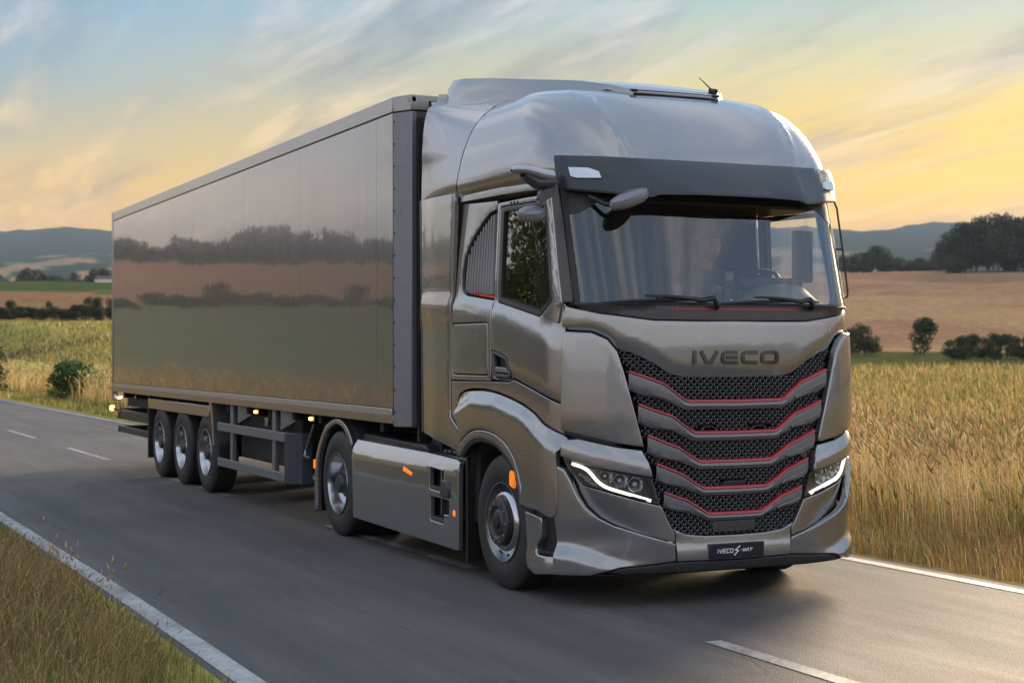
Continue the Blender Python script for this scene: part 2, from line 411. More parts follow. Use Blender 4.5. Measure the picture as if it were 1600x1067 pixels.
def curve(P, n=4, closed=False):
    P = [Vector(p) for p in P]; N = len(P); out = []
    for i in range(N if closed else N-1):
        g_ = lambda k: P[k % N] if closed else P[max(0, min(N-1, k))]
        a, b, c, d = g_(i-1), g_(i), g_(i+1), g_(i+2)
        for k in range(n):
            t = k/n; out.append(tuple(.5*((2*b)+(c-a)*t+(2*a-5*b+4*c-d)*t*t+(3*b-a-3*c+d)*t*t*t)))
    if not closed: out.append(tuple(P[-1]))
    return out
def mirror_front(P): return [(-a, b) for a, b in P][::-1]
def LEFT(f): return lambda u, v, d=0.0: (lambda q: Vector((q[0], -q[1], q[2])))(f(u, v, d))
def strokes(mb, polylines, width, mapf, d0, d1):
    """raised lettering from thick mitred polylines (u, v)"""
    for pl, closed in polylines:
        P = [Vector(p) for p in pl]; n = len(P); L = []; Rr = []
        for i in range(n):
            if closed: a, c = P[i-1], P[(i+1) % n]
            else: a, c = P[max(0, i-1)], P[min(n-1, i+1)]
            t1 = (P[i]-a) if (closed or i > 0) else (c-P[i]); t2 = (c-P[i]) if (closed or i < n-1) else t1
            t1 = t1.normalized(); t2 = t2.normalized(); n1 = Vector((-t1.y, t1.x)); n2 = Vector((-t2.y, t2.x)); mm = (n1+n2).normalized(); k = width/2/max(.5, mm.dot(n1))
            L.append(P[i]+mm*k); Rr.append(P[i]-mm*k)
        rng_ = range(n if closed else n-1)
        vs = []
        for i in range(n):
            vs += [mapf(L[i].x, L[i].y, d0), mapf(Rr[i].x, Rr[i].y, d0), mapf(L[i].x, L[i].y, d1), mapf(Rr[i].x, Rr[i].y, d1)]
        fs = []
        for i in rng_:
            j = (i+1) % n; A, Bq = 4*i, 4*j
            fs += [(A+2, A+3, Bq+3, Bq+2), (A, A+2, Bq+2, Bq), (A+1, Bq+1, Bq+3, A+3)]
        if not closed: fs += [(0, 1, 3, 2), (4*n-4, 4*n-2, 4*n-1, 4*n-3)]
        mb.add(vs, fs)
def rc(pts, r=.25, n=3, closed=False):
    """round the corners of a letter's polyline"""
    P = [Vector(p) for p in pts]; out = []
    N = len(P)
    for i in range(N):
        if not closed and i in (0, N-1): out.append(P[i]); continue
        a, b, c = P[i-1], P[i], P[(i+1) % N]; u, v = a-b, c-b; k = min(r, u.length*.49, v.length*.49)
        p0 = b+u.normalized()*k; p1 = b+v.normalized()*k
        for q in range(n+1): t = q/n; out.append(p0.lerp(b, t).lerp(b.lerp(p1, t), t))
    return out
# ============================================================ TRACTOR
truck = thing('tractor_unit', 'grey metallic articulated lorry tractor with red-lined black grille, driving on the road', 'lorry')
def Y(y): return y
# --- dark inner shell just under the outer panels (lower body)
mb = MB(); G = []
for z in np.linspace(.50, 2.08, 14):
    G.append([SF(s, z, -.065) for s in np.r_[np.linspace(-3.1, -1.7, 6), np.linspace(-1.6, 1.6, 49), np.linspace(1.7, 3.1, 6)]])
# wheel arches are cut out of it
mb2 = MB(); mb2.grid(G)
fs = []
for f in mb2.f:
    c = sum((Vector(mb2.v[i]) for i in f), Vector())/4
    if c.x < .62 and c.z < 1.16 and c.x > -1.2: continue
    if abs(c.y) < .86 and c.x > .8 and .45 < c.z < 1.80: continue
    fs.append(f)
mb2.f = fs; mb2.build('inner_shell', BLACK, truck, solid=.01)
# --- hood
hood = [(-1.30, 2.095), (-1.04, 2.04), (-.645, 1.992), (-.3, 1.988), (0, 1.99), (.3, 1.988), (.645, 1.992), (1.04, 2.04), (1.30, 2.095),
        (1.335, 1.95), (1.27, 1.925), (1.087, 1.915), (.98, 1.87), (.912, 1.792), (.80, 1.765), (.655, 1.70), (.51, 1.615), (.42, 1.598), (0, 1.592),
        (-.42, 1.598), (-.51, 1.615), (-.655, 1.70), (-.80, 1.765), (-.912, 1.792), (-.98, 1.87), (-1.087, 1.915), (-1.27, 1.925), (-1.335, 1.95)]
def hood_low(s): return float(np.interp(abs(s), [0, .42, .51, .655, .8, .912, .98, 1.087, 1.3], [1.592, 1.598, 1.615, 1.70, 1.765, 1.792, 1.85, 1.89, 1.89]))
def hhood(s, z):
    t = (z-hood_low(s))/.085
    return -.030*(1-sstep(t)) + .012*sstep((z-1.62)/.2)*math.exp(-(s/.6)**2)
panel('hood_panel', hood, FRONT, truck, PAINT, th=.05, bev=.008, step=.035, off=.012, h=hhood)
# lettering
H0, W0, z0 = .098, .118, 1.683
def let(pts, i, x0): return [(x0+a*W0, z0+b*H0) for a, b in pts]
for ch, x0 in (('I', -.352), ('V', -.288), ('E', -.122), ('C', .045), ('O', .212)):
    mb = MB(); wd = .026
    if ch == 'I': pl = [([(0.0, 0), (0, .5), (0, 1)], False)]; pl = [([(x0+.013, z0), (x0+.013, z0+H0)], False)]; W0 = .12
    if ch == 'V': pl = [(rc([(x0, z0+H0-.002), (x0+.052, z0+.012), (x0+.082, z0+.012), (x0+.134, z0+H0-.002)], .012), False)]
    if ch == 'E': pl = [(rc([(x0+.135, z0+H0-.013), (x0+.013, z0+H0-.013), (x0+.013, z0+.013), (x0+.135, z0+.013)], .028), False), ([(x0+.045, z0+H0/2), (x0+.135, z0+H0/2)], False)]
    if ch == 'C': pl = [(rc([(x0+.135, z0+H0-.013), (x0+.013, z0+H0-.013), (x0+.013, z0+.013), (x0+.135, z0+.013)], .028), False)]
    if ch == 'O': pl = [(rc([(x0+.013, z0+H0-.013), (x0+.013, z0+.013), (x0+.140, z0+.013), (x0+.140, z0+H0-.013)], .026, closed=True), True)]
    strokes(mb, pl, wd, FRONT, .018, .028)
    mb.build('badge_letter', LETTER, truck)
# --- cowl under the windscreen
cowl = [(-1.235, 2.108), (-.6, 2.100), (0, 2.098), (.6, 2.100), (1.235, 2.108), (1.27, 2.102), (1.04, 2.047), (.645, 1.999), (.3, 1.995), (0, 1.995), (-.3, 1.995), (-.645, 1.999), (-1.04, 2.047), (-1.27, 2.102)]
cw = panel('cowl_panel', cowl, FRONT, truck, TRIM, th=.04, bev=.004, step=.05, off=.004)
mb = MB()
for x0, x1 in ((-.44, .52), (-.475, -.452), (-.51, -.49), (-.545, -.53), (.532, .55), (.565, .58), (.598, .608)):
    strokes(mb, [([(x, 2.074+.004*abs(x)) for x in np.linspace(x0, x1, 12 if x1-x0 > .1 else 2)], False)], .009, FRONT, .003, .0065)
mb.build('red_line', REDLINE, cw)
panel('access_flap', [(-.70, 2.03), (-.54, 2.022), (-.54, 2.062), (-.70, 2.07)], FRONT, cw, TRIM, th=.01, bev=.002, off=.006, rad=.01)
# --- windscreen
ws = [(-1.20, 2.112), (-.6, 2.106), (0, 2.104), (.6, 2.106), (1.20, 2.112), (1.20, 2.5), (1.17, 2.98), (0, 3.0), (-1.17, 2.98), (-1.20, 2.5)]
mb = MB(); G = []
for z in np.linspace(2.10, 2.99, 12): G.append([SF(s, z, -.012) for s in np.linspace(-1.215, 1.215, 61)])
mb.grid(G, flip=False).build('windscreen', GLASS, truck, ang=80)
# black printed border of the glass
def frit(s0, s1, z0, z1, n=8):
    mb = MB(); mb.grid([[SF(s, z, -.010) for s in np.linspace(s0, s1, n)] for z in np.linspace(z0, z1, 8)]); return mb
mb = MB()
G = [[SF(s, (2.84 - .10*sstep((abs(s)-.88)/.27))*(1-k)+2.99*k, -.009) for s in np.linspace(-1.215, 1.215, 61)] for k in np.linspace(0, 1, 5)]
mb.grid(G)
for s0, s1 in ((-1.215, -1.17), (1.17, 1.215)): mb.grid([[SF(s, z, -.0085) for s in np.linspace(s0, s1, 4)] for z in np.linspace(2.10, 2.99, 9)])
mb.grid([[SF(s, z, -.008) for s in np.linspace(-1.215, 1.215, 40)] for z in (2.10, 2.118)])
mb.build('windscreen_border', BLACK, truck, recalc=False)
# --- A pillars and their trim
def both(name, outline, m, parent=truck, mapf=SIDE, **k):
    """a right-hand part and its mirror image"""
    a = panel(name, outline, mapf, parent, m, **k); bq = panel(name, outline, LEFT(mapf), parent, m, **k)
    return a, bq
FS = lambda s, z, d=0.0: SF(s, z, d)
both('a_pillar', [(-1.222, 2.115), (-1.222, 2.99), (-1.30, 2.99), (-1.318, 2.12)], SATIN if 0 else TRIM, mapf=FS, th=.05, bev=.008, step=.06, off=.004)
both('a_pillar_cover', [(-1.326, 2.13), (-1.308, 2.97), (-1.385, 2.93), (-1.405, 2.14)], SATIN, mapf=FS, th=.05, bev=.008, step=.06, off=.0)
# --- corner deflectors
vane = [(-1.300, 1.918), (-1.087, 1.905), (-.985, 1.86), (-.916, 1.775), (-.872, 1.64), (-.728, 1.118), (-.76, 1.118), (-.90, 1.140), (-1.302, 1.232)]
def hv(s, z): return .010 + .022*sstep((abs(s)-.72)/.22)*sstep((z-1.1)/.25)
both('corner_deflector', vane, PAINT, mapf=FS, th=.05, bev=.010, step=.04, off=.012, h=hv)
both('deflector_shadow_strip', [(-.93, 1.125), (-1.30, 1.205), (-1.30, 1.232), (-.92, 1.146)], BLACK, mapf=FS, th=.03, bev=.003, off=.005)
# --- headlight brow
brow = [(-1.30, 1.165), (-1.18, 1.175), (-.92, 1.118), (-.738, 1.092), (-.70, 1.02), (-.668, .905), (-.90, .950), (-1.09, .985), (-1.31, 1.052)]
def hb(s, z):
    t = (z - (.905+.24*(abs(s)-.668)))/.17
    return .03*(1-sstep((t-.35)/.6))
both('headlight_brow', brow, PAINT, mapf=FS, th=.08, bev=.008, step=.03, off=.006, h=hb)
# --- headlights
lampo = [(-1.31, 1.045), (-1.09, .978), (-.90, .943), (-.664, .898), (-.63, .80), (-.602, .712), (-.74, .744), (-.99, .814), (-1.165, .862), (-1.262, .95)]
def headlight(fn):
    hl = thing('headlight', None, None); hl.name = 'headlight'; hl.parent = truck
    for k in ('label', 'category'):
        if k in hl: del hl[k]
    panel('lamp_housing', lampo, fn, hl, BLACK, th=.02, bev=.002, step=.05, off=-.035)
    mb = MB(); strokes(mb, [(rc([(-1.235, 1.000), (-1.13, .972), (-1.045, .872), (-.985, .836), (-.672, .742)], .05, 4), False)], .020, fn, -.012, .006)
    mb.build('daytime_strip', DRL, hl)
    for s, z, rr in ((-1.00, .918, .036), (-.895, .886, .043), (-.785, .858, .046)):
        c = fn(s, z, -.012); n = (fn(s, z, .1)-fn(s, z, 0)).normalized(); q = n.to_track_quat('X', 'Z').to_matrix().to_4x4(); q.translation = c
        b1 = MB(); b1.lathe([(rr*.42, -.03), (rr*.8, -.012), (rr*1.05, .008), (rr*1.12, .010), (rr*1.16, .006)], axis='x', n=24)
        b1.v = [tuple(q @ Vector(v)) for v in b1.v]; b1.build('reflector', CHROME, hl)
        b2 = MB(); b2.lathe([(0.0001, .012), (rr*.2, .011), (rr*.34, .004), (rr*.44, -.012), (rr*.44, -.03)], axis='x', n=20); b2.v = [tuple(q @ Vector(v)) for v in b2.v]; b2.build('projector_lens', LAMPGLASS if 0 else mat_lens, hl)
        bw = MB(); d = Vector(fn(s+.045, z-.01, -.01))-c
        bw.obox(c+d+n*.0, d*.25+Vector((0, 0, .012)), Vector((0, 0, .030)), n*.006).build('bright_bezel', CHROME, hl, bevel=.003)
    mb = MB()
    strokes(mb, [([(-1.19, .93), (-1.10, .885)], False), ([(-1.15, .895), (-1.06, .85)], False)], .016, fn, -.03, -.012); mb.build('indicator_reflector', STEEL, hl)
    mb = MB(); strokes(mb, [(lampo_i, True)], .012, fn, -.03, .004); mb.build('lamp_frame', TRIM, hl)
    panel('lamp_cover', inset_poly(lampo, .006), fn, hl, LAMPGLASS, th=.004, bev=.002, step=.05, off=.010)
def inset_poly(P, d):
    Q = [Vector(p) for p in P]
    if area(Q) < 0: Q.reverse()
    return [tuple(q) for q in inset(Q, d)]
lampo_i = inset_poly(lampo, .008)
mat_lens = mat('projector_glass', (.55, .58, .62), .04, .6, 1)
headlight(FS); headlight(LEFT(FS))
# --- bumper
rim = [(-1.345, .985), (-1.285, .962), (-1.235, .885), (-1.19, .785), (-1.13, .700), (-1.04, .627), (-.94, .577), (-.75, .515), (-.488, .437)]
bo = rim + [(-.478, .312), (-.70, .296), (-.90, .285), (-1.0, .262), (-1.10, .235), (-1.357, .225), (-1.372, .63)]
def hbo(s, z):
    a = abs(s); k = sstep((a-.55)/.5)
    lowz = .34+.10*sstep((a-.8)/.5)
    return .010 + k*(.045*(1-sstep((z-lowz+.10)/.10)) - .012*sstep((.52-abs(z-.5)*4)/.5)) + .012*sstep((z-.3)/.3)
both('bumper_corner', bo, PAINT, mapf=FS, th=.05, bev=.010, step=.028, off=.010, h=hbo)
bi = [(-1.275, .945), (-1.165, .853), (-.99, .805), (-.74, .735), (-.597, .703), (-.545, .60), (-.515, .548), (-.488, .505), (-.489, .445)]+[(a+.0015, b_+.002) for a, b_ in rim[1:-1][::-1]][:-1]
RIMV = [Vector(p) for p in rim[1:]]
def drim(s, z):
    q = Vector((-abs(s), z)); m = 9
    for i in range(len(RIMV)-1):
        a, b = RIMV[i], RIMV[i+1]; ab = b-a; t = max(0, min(1, (q-a).dot(ab)/ab.length_squared)); m = min(m, (a+ab*t-q).length)
    return m
def hbi(s, z):
    a = abs(s); k = sstep((a-.50)/.45)
    d = drim(s, z); return .012 - k*.055*math.exp(-(d/.12)**2) 
both('bumper_scoop', bi, PAINT, mapf=FS, th=.05, bev=.006, step=.022, off=.004, h=hbi)
bc = [(-.472, .312), (-.482, .437), (-.482, .500), (-.507, .545), (-.46, .522), (-.405, .498), (-.25, .480), (0, .476), (.25, .480), (.405, .498), (.46, .522), (.507, .545), (.482, .500), (.482, .437), (.472, .312), (0, .306)]
panel('bumper_centre', bc, FRONT, truck, PAINT, th=.05, bev=.008, step=.03, off=.014, h=lambda s, z: .016*sstep((.46-z)/.10))
lip = [(-1.0, .255), (-.90, .282), (-.70, .293), (-.47, .308), (0, .302), (.47, .308), (.70, .293), (.90, .282), (1.0, .255), (.9, .235), (0, .232), (-.9, .235)]
panel('bumper_lip', lip, FRONT, truck, BLACK, th=.18, bev=.01, step=.05, off=.034)
mb = MB(); mb.grid([[SF(s, .236, -d) for s in np.linspace(-1.5, 1.5, 41)] for d in (.0, .25)]); mb.build('underbody_tray', BLACK, truck, solid=.01)
# number plate with its print
pl = panel('number_plate', [(-.222, .318), (.222, .318), (.222, .424), (-.222, .424)], FRONT, truck, PLATE, th=.02, bev=.004, step=.08, off=.052, rad=.008)
def small(mb, word, x, z, h, wf=.9, sw=.006, it=0.0, gap=.32):
    D = {'I': ([[(0, 0), (0, 1)]], .12), 'V': ([[(0, 1), (.45, 0), (.9, 1)]], .9), 'E': ([[(.8, 1), (0, 1), (0, 0), (.8, 0)], [(.1, .5), (.75, .5)]], .8),
         'C': ([[(.8, 1), (0, 1), (0, 0), (.8, 0)]], .8), 'O': ([[(0, 0), (.85, 0), (.85, 1), (0, 1), (0, 0)]], .85), '-': ([[(0, .45), (.4, .45)]], .4),
         'W': ([[(0, 1), (.2, 0), (.5, .75), (.8, 0), (1.0, 1)]], 1.0), 'A': ([[(0, 0), (.42, 1), (.84, 0)], [(.2, .35), (.64, .35)]], .84), 'Y': ([[(0, 1), (.42, .5), (.84, 1)], [(.42, .5), (.42, 0)]], .84)}
    for c in word:
        st, wd = D[c]
        for s in st: strokes(mb, [([(x+(a*wf+b*it)*h, z+b*h) for a, b in s], False)], sw, FRONT, .050, .0545)
        x += (wd*wf+gap)*h
    return x
mb = MB()
x = small(mb, 'IVECO', -.165, .358, .026, 1.0, .0055)
mb.build('plate_lettering', LWHITE, pl)
mb = MB(); strokes(mb, [([(.018, .402), (-.022, .374), (.004, .369), (-.030, .337)], False)], .009, FRONT, .050, .0545); mb.build('plate_emblem', LWHITE, pl)
mb = MB(); small(mb, '-WAY', .024, .362, .022, 1.05, .0055, .2); mb.build('plate_lettering', LWHITE, pl)
# --- grille
gl = [(-.905, 1.77), (-.82, 1.60), (-.70, 1.075), (-.60, .70), (-.545, .585), (-.50, .535), (-.40, .49), (-.25, .478)]
grout = [(-.905, 1.785)] + gl[1:] + [(-a, b) for a, b in gl[1:]][::-1] + [(.905, 1.785), (.80, 1.76), (.655, 1.69), (.51, 1.61), (.42, 1.592), (-.42, 1.592), (-.51, 1.61), (-.655, 1.69), (-.80, 1.76)]
panel('grille_backing', grout, FRONT, truck, DEEP, th=.01, bev=0, step=.06, off=-.095)
GP = [Vector(p) for p in grout]
def edgeP(z): # half width of the grille at height z
    return float(np.interp(z, [.478, .535, .585, .70, 1.075, 1.60, 1.785], [.25, .50, .545, .60, .70, .82, .905]))
R1 = [(-.83, 1.640), (-.70, 1.598), (-.575, 1.552), (-.50, 1.50), (-.415, 1.440), (-.38, 1.430), (0, 1.425)]
reds = [R1,
        [(-.765, 1.413), (-.64, 1.367), (-.51, 1.327), (-.44, 1.275), (-.352, 1.215), (-.32, 1.208), (0, 1.205)],
        [(-.698, 1.198), (-.58, 1.15), (-.462, 1.107), (-.39, 1.06), (-.31, 1.013), (-.28, 1.006), (0, 1.003)],
        [(-.632, .998), (-.53, .958), (-.435, .922), (-.36, .872), (-.275, .824), (-.25, .818), (0, .816)],
        [(-.575, .800), (-.48, .765), (-.395, .738), (-.31, .688), (-.228, .640), (-.20, .635), (0, .633)]]
def zc(pl, s): return float(np.interp(-abs(s), [p[0] for p in pl], [p[1] for p in pl]))
def bar_low(i, s):
    e = reds[i][0][0]; a = abs(s)/abs(e); zt = zc(reds[i], s)
    # thick wings, slim middle
    thick = np.interp(a, [0, .42, .52, .68, .9, 1.0], [.050, .050, .062, .098, .125, .118]) * (1.0, .98, .95, .88, .80)[i]
    return zt-.010-float(thick)
for i, pl_ in enumerate(reds):
    e = abs(pl_[0][0])+.004; ss = np.linspace(-e, e, 61)
    mb = MB(); G = []
    for s in ss:
        zt = zc(pl_, s)-.008; zb = bar_low(i, s); zm = zt-min(.5*(zt-zb), .06)
        # section of a bar: top lip, bright face, undercut
        G.append([SF(s, zt, -.07), SF(s, zt+.002, .000), SF(s, zt-.006, .012), SF(s, zm, .016), SF(s, zb+.010, .004), SF(s, zb, -.004), SF(s, zb-.004, -.07)])
    mb.grid(G); mb.build('grille_bar', SATIN, truck, ang=40)
    bar = bpy.data.objects[[o.name for o in truck.children if o.name.startswith('grille_bar')][-1]]
    mb = MB(); G = []
    for s in np.linspace(-e+.002, e-.002, 81):
        z = zc(pl_, s); k = 1.25 if abs(s) < e*.47 else 1
        G.append([SF(s, z-.010*k, .010), SF(s, z-.006*k, .021), SF(s, z+.002*k, .020), SF(s, z+.009*k, .008), SF(s, z+.010, -.03)])
    mb.grid(G).build('red_trim', RED, bar, ang=60)
    # wing relief: a second edge on each wing
    for sg in (-1, 1):
        mb = MB(); sA, sB = e*.62, e-.02
        G = []
        for s in np.linspace(sA, sB, 12):
            t = (s-sA)/(sB-sA); zt = zc(pl_, s)-.060-.012*t; zb = bar_low(i, s)+.006
            G.append([SF(sg*s, zt, .010), SF(sg*s, zt-.008, .020), SF(sg*s, max(zb, zt-.045)+.006, .016), SF(sg*s, max(zb-.004, zt-.055), .0)])
        mb.grid(G).build('bar_wing', SATIN, bar, ang=40)
# honeycomb mesh between the bars
def in_grille(s, z):
    if not inside(GP, (s, z)): return False
    for i in range(5):
        if abs(s) <= abs(reds[i][0][0])+.01 and bar_low(i, s)+.006 < z < zc(reds[i], s)-.004: return False
    return True
mb = MB(); cw_, ch_ = .052, .0228
row = 0; z = .47
while z < 1.80:
    x = -.95 + (cw_/2 if row % 2 else 0)
    while x < .95:
        if in_grille(x, z) and not (1.205 < z < 1.262 and .13 < abs(x) < .30) and not (.81 < z < .86 and abs(x) < .10):
            hw, hh = cw_/2*.97, ch_*.5*.95
            # wings of the grille: the cells tilt and shine
            O = [(-hw, 0), (-hw*.62, hh), (hw*.62, hh), (hw, 0), (hw*.62, -hh), (-hw*.62, -hh)]
            vs = []
            for k_, dd in ((1.03, -.026), (.97, -.014), (.78, -.012), (.72, -.050)): vs += [SF(x+a*k_, z+b_*k_, dd) for a, b_ in O]
            fs = []
            for r_ in range(3):
                for q in range(6): q2 = (q+1) % 6; fs.append((r_*6+q, r_*6+q2, r_*6+6+q2, r_*6+6+q))
            mb.add(vs, fs)
        x += cw_
    row += 1; z += ch_
MESHM = mat('grille_mesh_grey', (.17, .17, .18), .30, .6, .4)
mb.build('grille_mesh', MESHM, truck, ang=20, kind='stuff')
# openings, sensor block, camera
for sg in (-1, 1):
    panel('vent_opening', [(sg*.13, 1.212), (sg*.155, 1.238), (sg*.185, 1.250), (sg*.25, 1.250), (sg*.29, 1.212)], FRONT, truck, TRIM, th=.02, bev=.004, step=.05, off=-.006,
          holes=[[(sg*.150, 1.219), (sg*.168, 1.236), (sg*.188, 1.242), (sg*.245, 1.242), (sg*.268, 1.219)]])
panel('tow_hook_cover', [(-.17, .498), (.17, .498), (.185, .578), (-.185, .578)], FRONT, truck, TRIM, th=.05, bev=.006, step=.05, off=-.004, rad=.01)
panel('radar_sensor', [(-.10, .822), (.10, .822), (.085, .862), (-.085, .862)], FRONT, truck, BLACK, th=.06, bev=.008, step=.05, off=-.004, rad=.01)
mb = MB(); c = SF(.60, 1.035, -.02); mb.lathe([(.001, .03), (.03, .028), (.036, .015), (.036, -.05)], c=c, axis='x', n=20); mb.build('tow_eye_cap', TRIM, truck)
# --- wipers
def wiper(s0, s1, sp):
    wp = bpy.data.objects.new('wiper', None); link(wp, truck)
    mb = MB(); n = 12
    pts = [SF(s0+(s1-s0)*t, 2.112+.012*math.sin(t*math.pi)+.022*t, .030) for t in np.linspace(0, 1, n)]
    mb.tube(pts, [.006+.006*math.sin(t*math.pi) for t in np.linspace(0, 1, n)], 6); mb.build('wiper_blade', BLACK, wp)
    mb = MB(); pts = [SF(s0+(sp-s0)*t, 2.145+.030*math.sin(t*math.pi)-.03*t, .05) for t in np.linspace(.35, .85, 6)] + [SF(sp-.03, 2.150, .055), SF(sp, 2.10, .045), SF(sp+.02, 2.085, .02)]
    mb.tube(pts, [.008, .009, .012, .014, .016, .018, .020, .022, .02], 6); mb.build('wiper_arm', BLACK, wp)
    mb = MB(); mb.obox(SF((s0+s1)/2+.03, 2.15, .04), Vector((0, .05, 0)), Vector((.012, 0, 0)), Vector((0, 0, .008))).build('blade_clip', BLACK, wp, bevel=.003)
wiper(-1.02, -.22, -.17); wiper(-.13, .74, .66)
# --- visor
vis_b = [(.83, 1.175, 2.918), (.88, 1.150, 2.912), (.93, 1.12, 2.905), (1.10, .90, 2.875), (1.225, .66, 2.848), (1.248, .60, 2.868), (1.278, .3, 2.875), (1.285, 0, 2.875)]
vis_t = [(.765, 1.185, 3.158), (.81, 1.155, 3.156), (.865, 1.08, 3.152), (.955, .90, 3.146), (1.012, .70, 3.138), (1.022, .655, 3.138), (1.052, .32, 3.134), (1.060, 0, 3.134)]
B_ = [Vector((x, -y, z)) for x, y, z in vis_b] + [Vector(p) for p in vis_b[:-1]][::-1]
T_ = [Vector((x, -y, z)) for x, y, z in vis_t] + [Vector(p) for p in vis_t[:-1]][::-1]
def dens(P, n=3):
    out = []
    for i in range(len(P)-1):
        for k in range(n): out.append(P[i].lerp(P[i+1], k/n))
    return out+[P[-1]]
DB, DT = dens(B_), dens(T_)
G = []
for b_, t_ in zip(DB, DT):
    nrm = Vector((b_.x-.2, b_.y*.9, 0)).normalized()
    inn = b_+(Vector((.2, 0, b_.z))-b_).normalized()*.05; inn.z = b_.z+.012
    G.append([t_-nrm*.05, t_-nrm*.004+Vector((0, 0, .004)), t_.lerp(b_, .08)+nrm*.006, t_.lerp(b_, .35)+nrm*.014, t_.lerp(b_, .7)+nrm*.010, t_.lerp(b_, .95)+nrm*.004, b_-nrm*.004-Vector((0, 0, .002)), inn])
visor = MB().grid(G).build('sun_visor', VISORM, truck, ang=25)
# underside of the visor back to the glass
G = []
for b_ in DB:
    y = b_.y; q = SF(math.copysign(float(np.interp(min(abs(y), 1.24), _Y, _S)), y), 2.985, .0)
    G.append([b_+Vector((-.03, -.03*np.sign(y)*(abs(y) > 1), .012)), b_.lerp(q, .5)+Vector((0, 0, .015)), q])
MB().grid(G).build('visor_underside', TRIM, truck)
def VIS(sg):
    def f(u, v, d=0.0):      # u: 0..1 over the side facet from the outer end to the crease, v: 0..1 upwards
        j = 1+u*3; i = int(min(j, 6)); fr = j-i
        b_ = Vector(vis_b[i]).lerp(Vector(vis_b[i+1]), fr); t_ = Vector(vis_t[i]).lerp(Vector(vis_t[i+1]), fr)
        nrm = Vector((b_.x-.2, b_.y*.9, 0)).normalized(); p = b_.lerp(t_, v)+nrm*(.012+d); return Vector((p.x, sg*p.y, p.z))
    return f
for sg in (-1, 1):
    f = VIS(sg)
    ml = panel('marker_lamp', [(.22, .66), (.50, .67), (.60, .58), (.61, .40), (.38, .36), (.28, .42)], f, truck, WHITELAMP, th=.02, bev=.003, step=.08, off=.012)
for s in (-.55, -.2, .2, .55):
    mb = MB(); c = Vector((1.07-.05*abs(s), s, 3.065)); mb.lathe([(.001, .010), (.009, .008), (.011, -.01)], c=c, axis='x', n=10).build('visor_bolt', BLACK, truck)
# --- roof
rings = [(2.965, 1.06, 1.185, .36, 3.0), (3.03, 1.06, 1.225, .36, 3.0), (3.075, 1.055, 1.244, .35, 3.0), (3.16, 1.03, 1.240, .33, 3.0), (3.25, .985, 1.228, .30, 3.0), (3.38, .895, 1.205, .24, 2.95), (3.48, .80, 1.180, .18, 2.9), (3.57, .695, 1.145, .10, 2.85),
         (3.65, .575, 1.095, 0, 2.8), (3.71, .445, 1.03, -.08, 2.75), (3.755, .27, .945, -.2, 2.7), (3.79, .05, .83, -.35, 2.6), (3.815, -.2, .66, -.5, 2.4), (3.83, -.45, .42, -.62, 2.2), (3.835, -.6, .02, -.64, 2)]
def seam_x(z): return float(np.interp(z, [2.9, 3.08, 3.35, 3.55, 3.70, 3.79, 3.84], [-.86, -.86, -.80, -.72, -.60, -.50, -.42]))
def roofpt(z, xf, W, X0, n, th):
    y = W*math.sin(th)**(2/n); c = max(0, math.cos(th)); x = X0+(xf-X0)*c**(2/n)
    # crease from the visor up over the forehead
    yc = .70+.20*(z-3.12); g = .021*math.exp(-((y-yc)/.028)**2)*sstep((x-.0)/.3) if xf > .3 else 0
    return Vector((x+g*.8, y+g*.3, z+g*.3))
thl = np.r_[np.linspace(0, .12, 7)[:-1], np.linspace(.12, .75, 40)[:-1], np.linspace(.75, 1.35, 22)[:-1], np.linspace(1.35, math.pi/2, 12)]
G = []; GD = []
for k, (z, xf, W, X0, n) in enumerate(rings):
    xr = min(seam_x(z), X0-.02)
    half = [roofpt(z, xf, W, X0, n, th) for th in thl] + [Vector((X0+(xr-X0)*q, W, z)) for q in (.25, .5, .75, 1)]
    G.append([Vector((p.x, -p.y, p.z)) for p in half[::-1]] + half[1:])
rt_ = MB().grid(G).build('roof_shell', PAINT, truck, ang=50)
md = rt_.modifiers.new('s', 'SUBSURF'); md.levels = 1; md.render_levels = 1
# rear part of the roof: side deflector wings joining the roof, with the fold in them
def wing(sg):
    zs = [2.975, 3.03, 3.08, 3.16, 3.25, 3.32, 3.36, 3.40, 3.46, 3.52, 3.58, 3.65, 3.71, 3.76, 3.80, 3.86, 3.90, 3.92]
    G = []
    for z in zs:
        W = float(np.interp(z, [r[0] for r in rings], [r[2] for r in rings]))
        x0 = seam_x(min(z, 3.79))-.012; xe = float(np.interp(z, [2.95, 3.1, 3.6, 3.9], [-1.645, -1.63, -1.60, -1.55]))
        row_ = []
        for q in np.linspace(0, 1, 11):
            x = x0+(xe-x0)*q
            y = W + (1.235-W)*q*float(np.interp(z, [3.0, 3.5, 3.9], [1, 1, .9]))
            fold = .006*math.exp(-((z-3.42)/.035)**2)*sstep(q*3) - .0*sstep((z-3.44)/.06)*sstep((3.72-z)/.2)*sstep(q*1.5)
            zz_ = z + (.02*q*sstep((z-3.7)/.15))
            row_.append(Vector((x, sg*(y+fold), zz_)))
        row_.append(Vector((xe-.012, sg*(row_[-1].y*sg-.03), row_[-1].z)))
        row_.append(Vector((xe+.05, sg*(abs(row_[-1].y)-.03), row_[-1].z)))
        G.append(row_)
    # close over the top to the roof centre
    top = [Vector((p.x, p.y*.8, p.z+.01)) for p in G[-1]]; G.append(top)
    return MB().grid(G, flip=sg > 0).build('roof_side_deflector', PAINT, truck, ang=50)
wing(-1); wing(1)
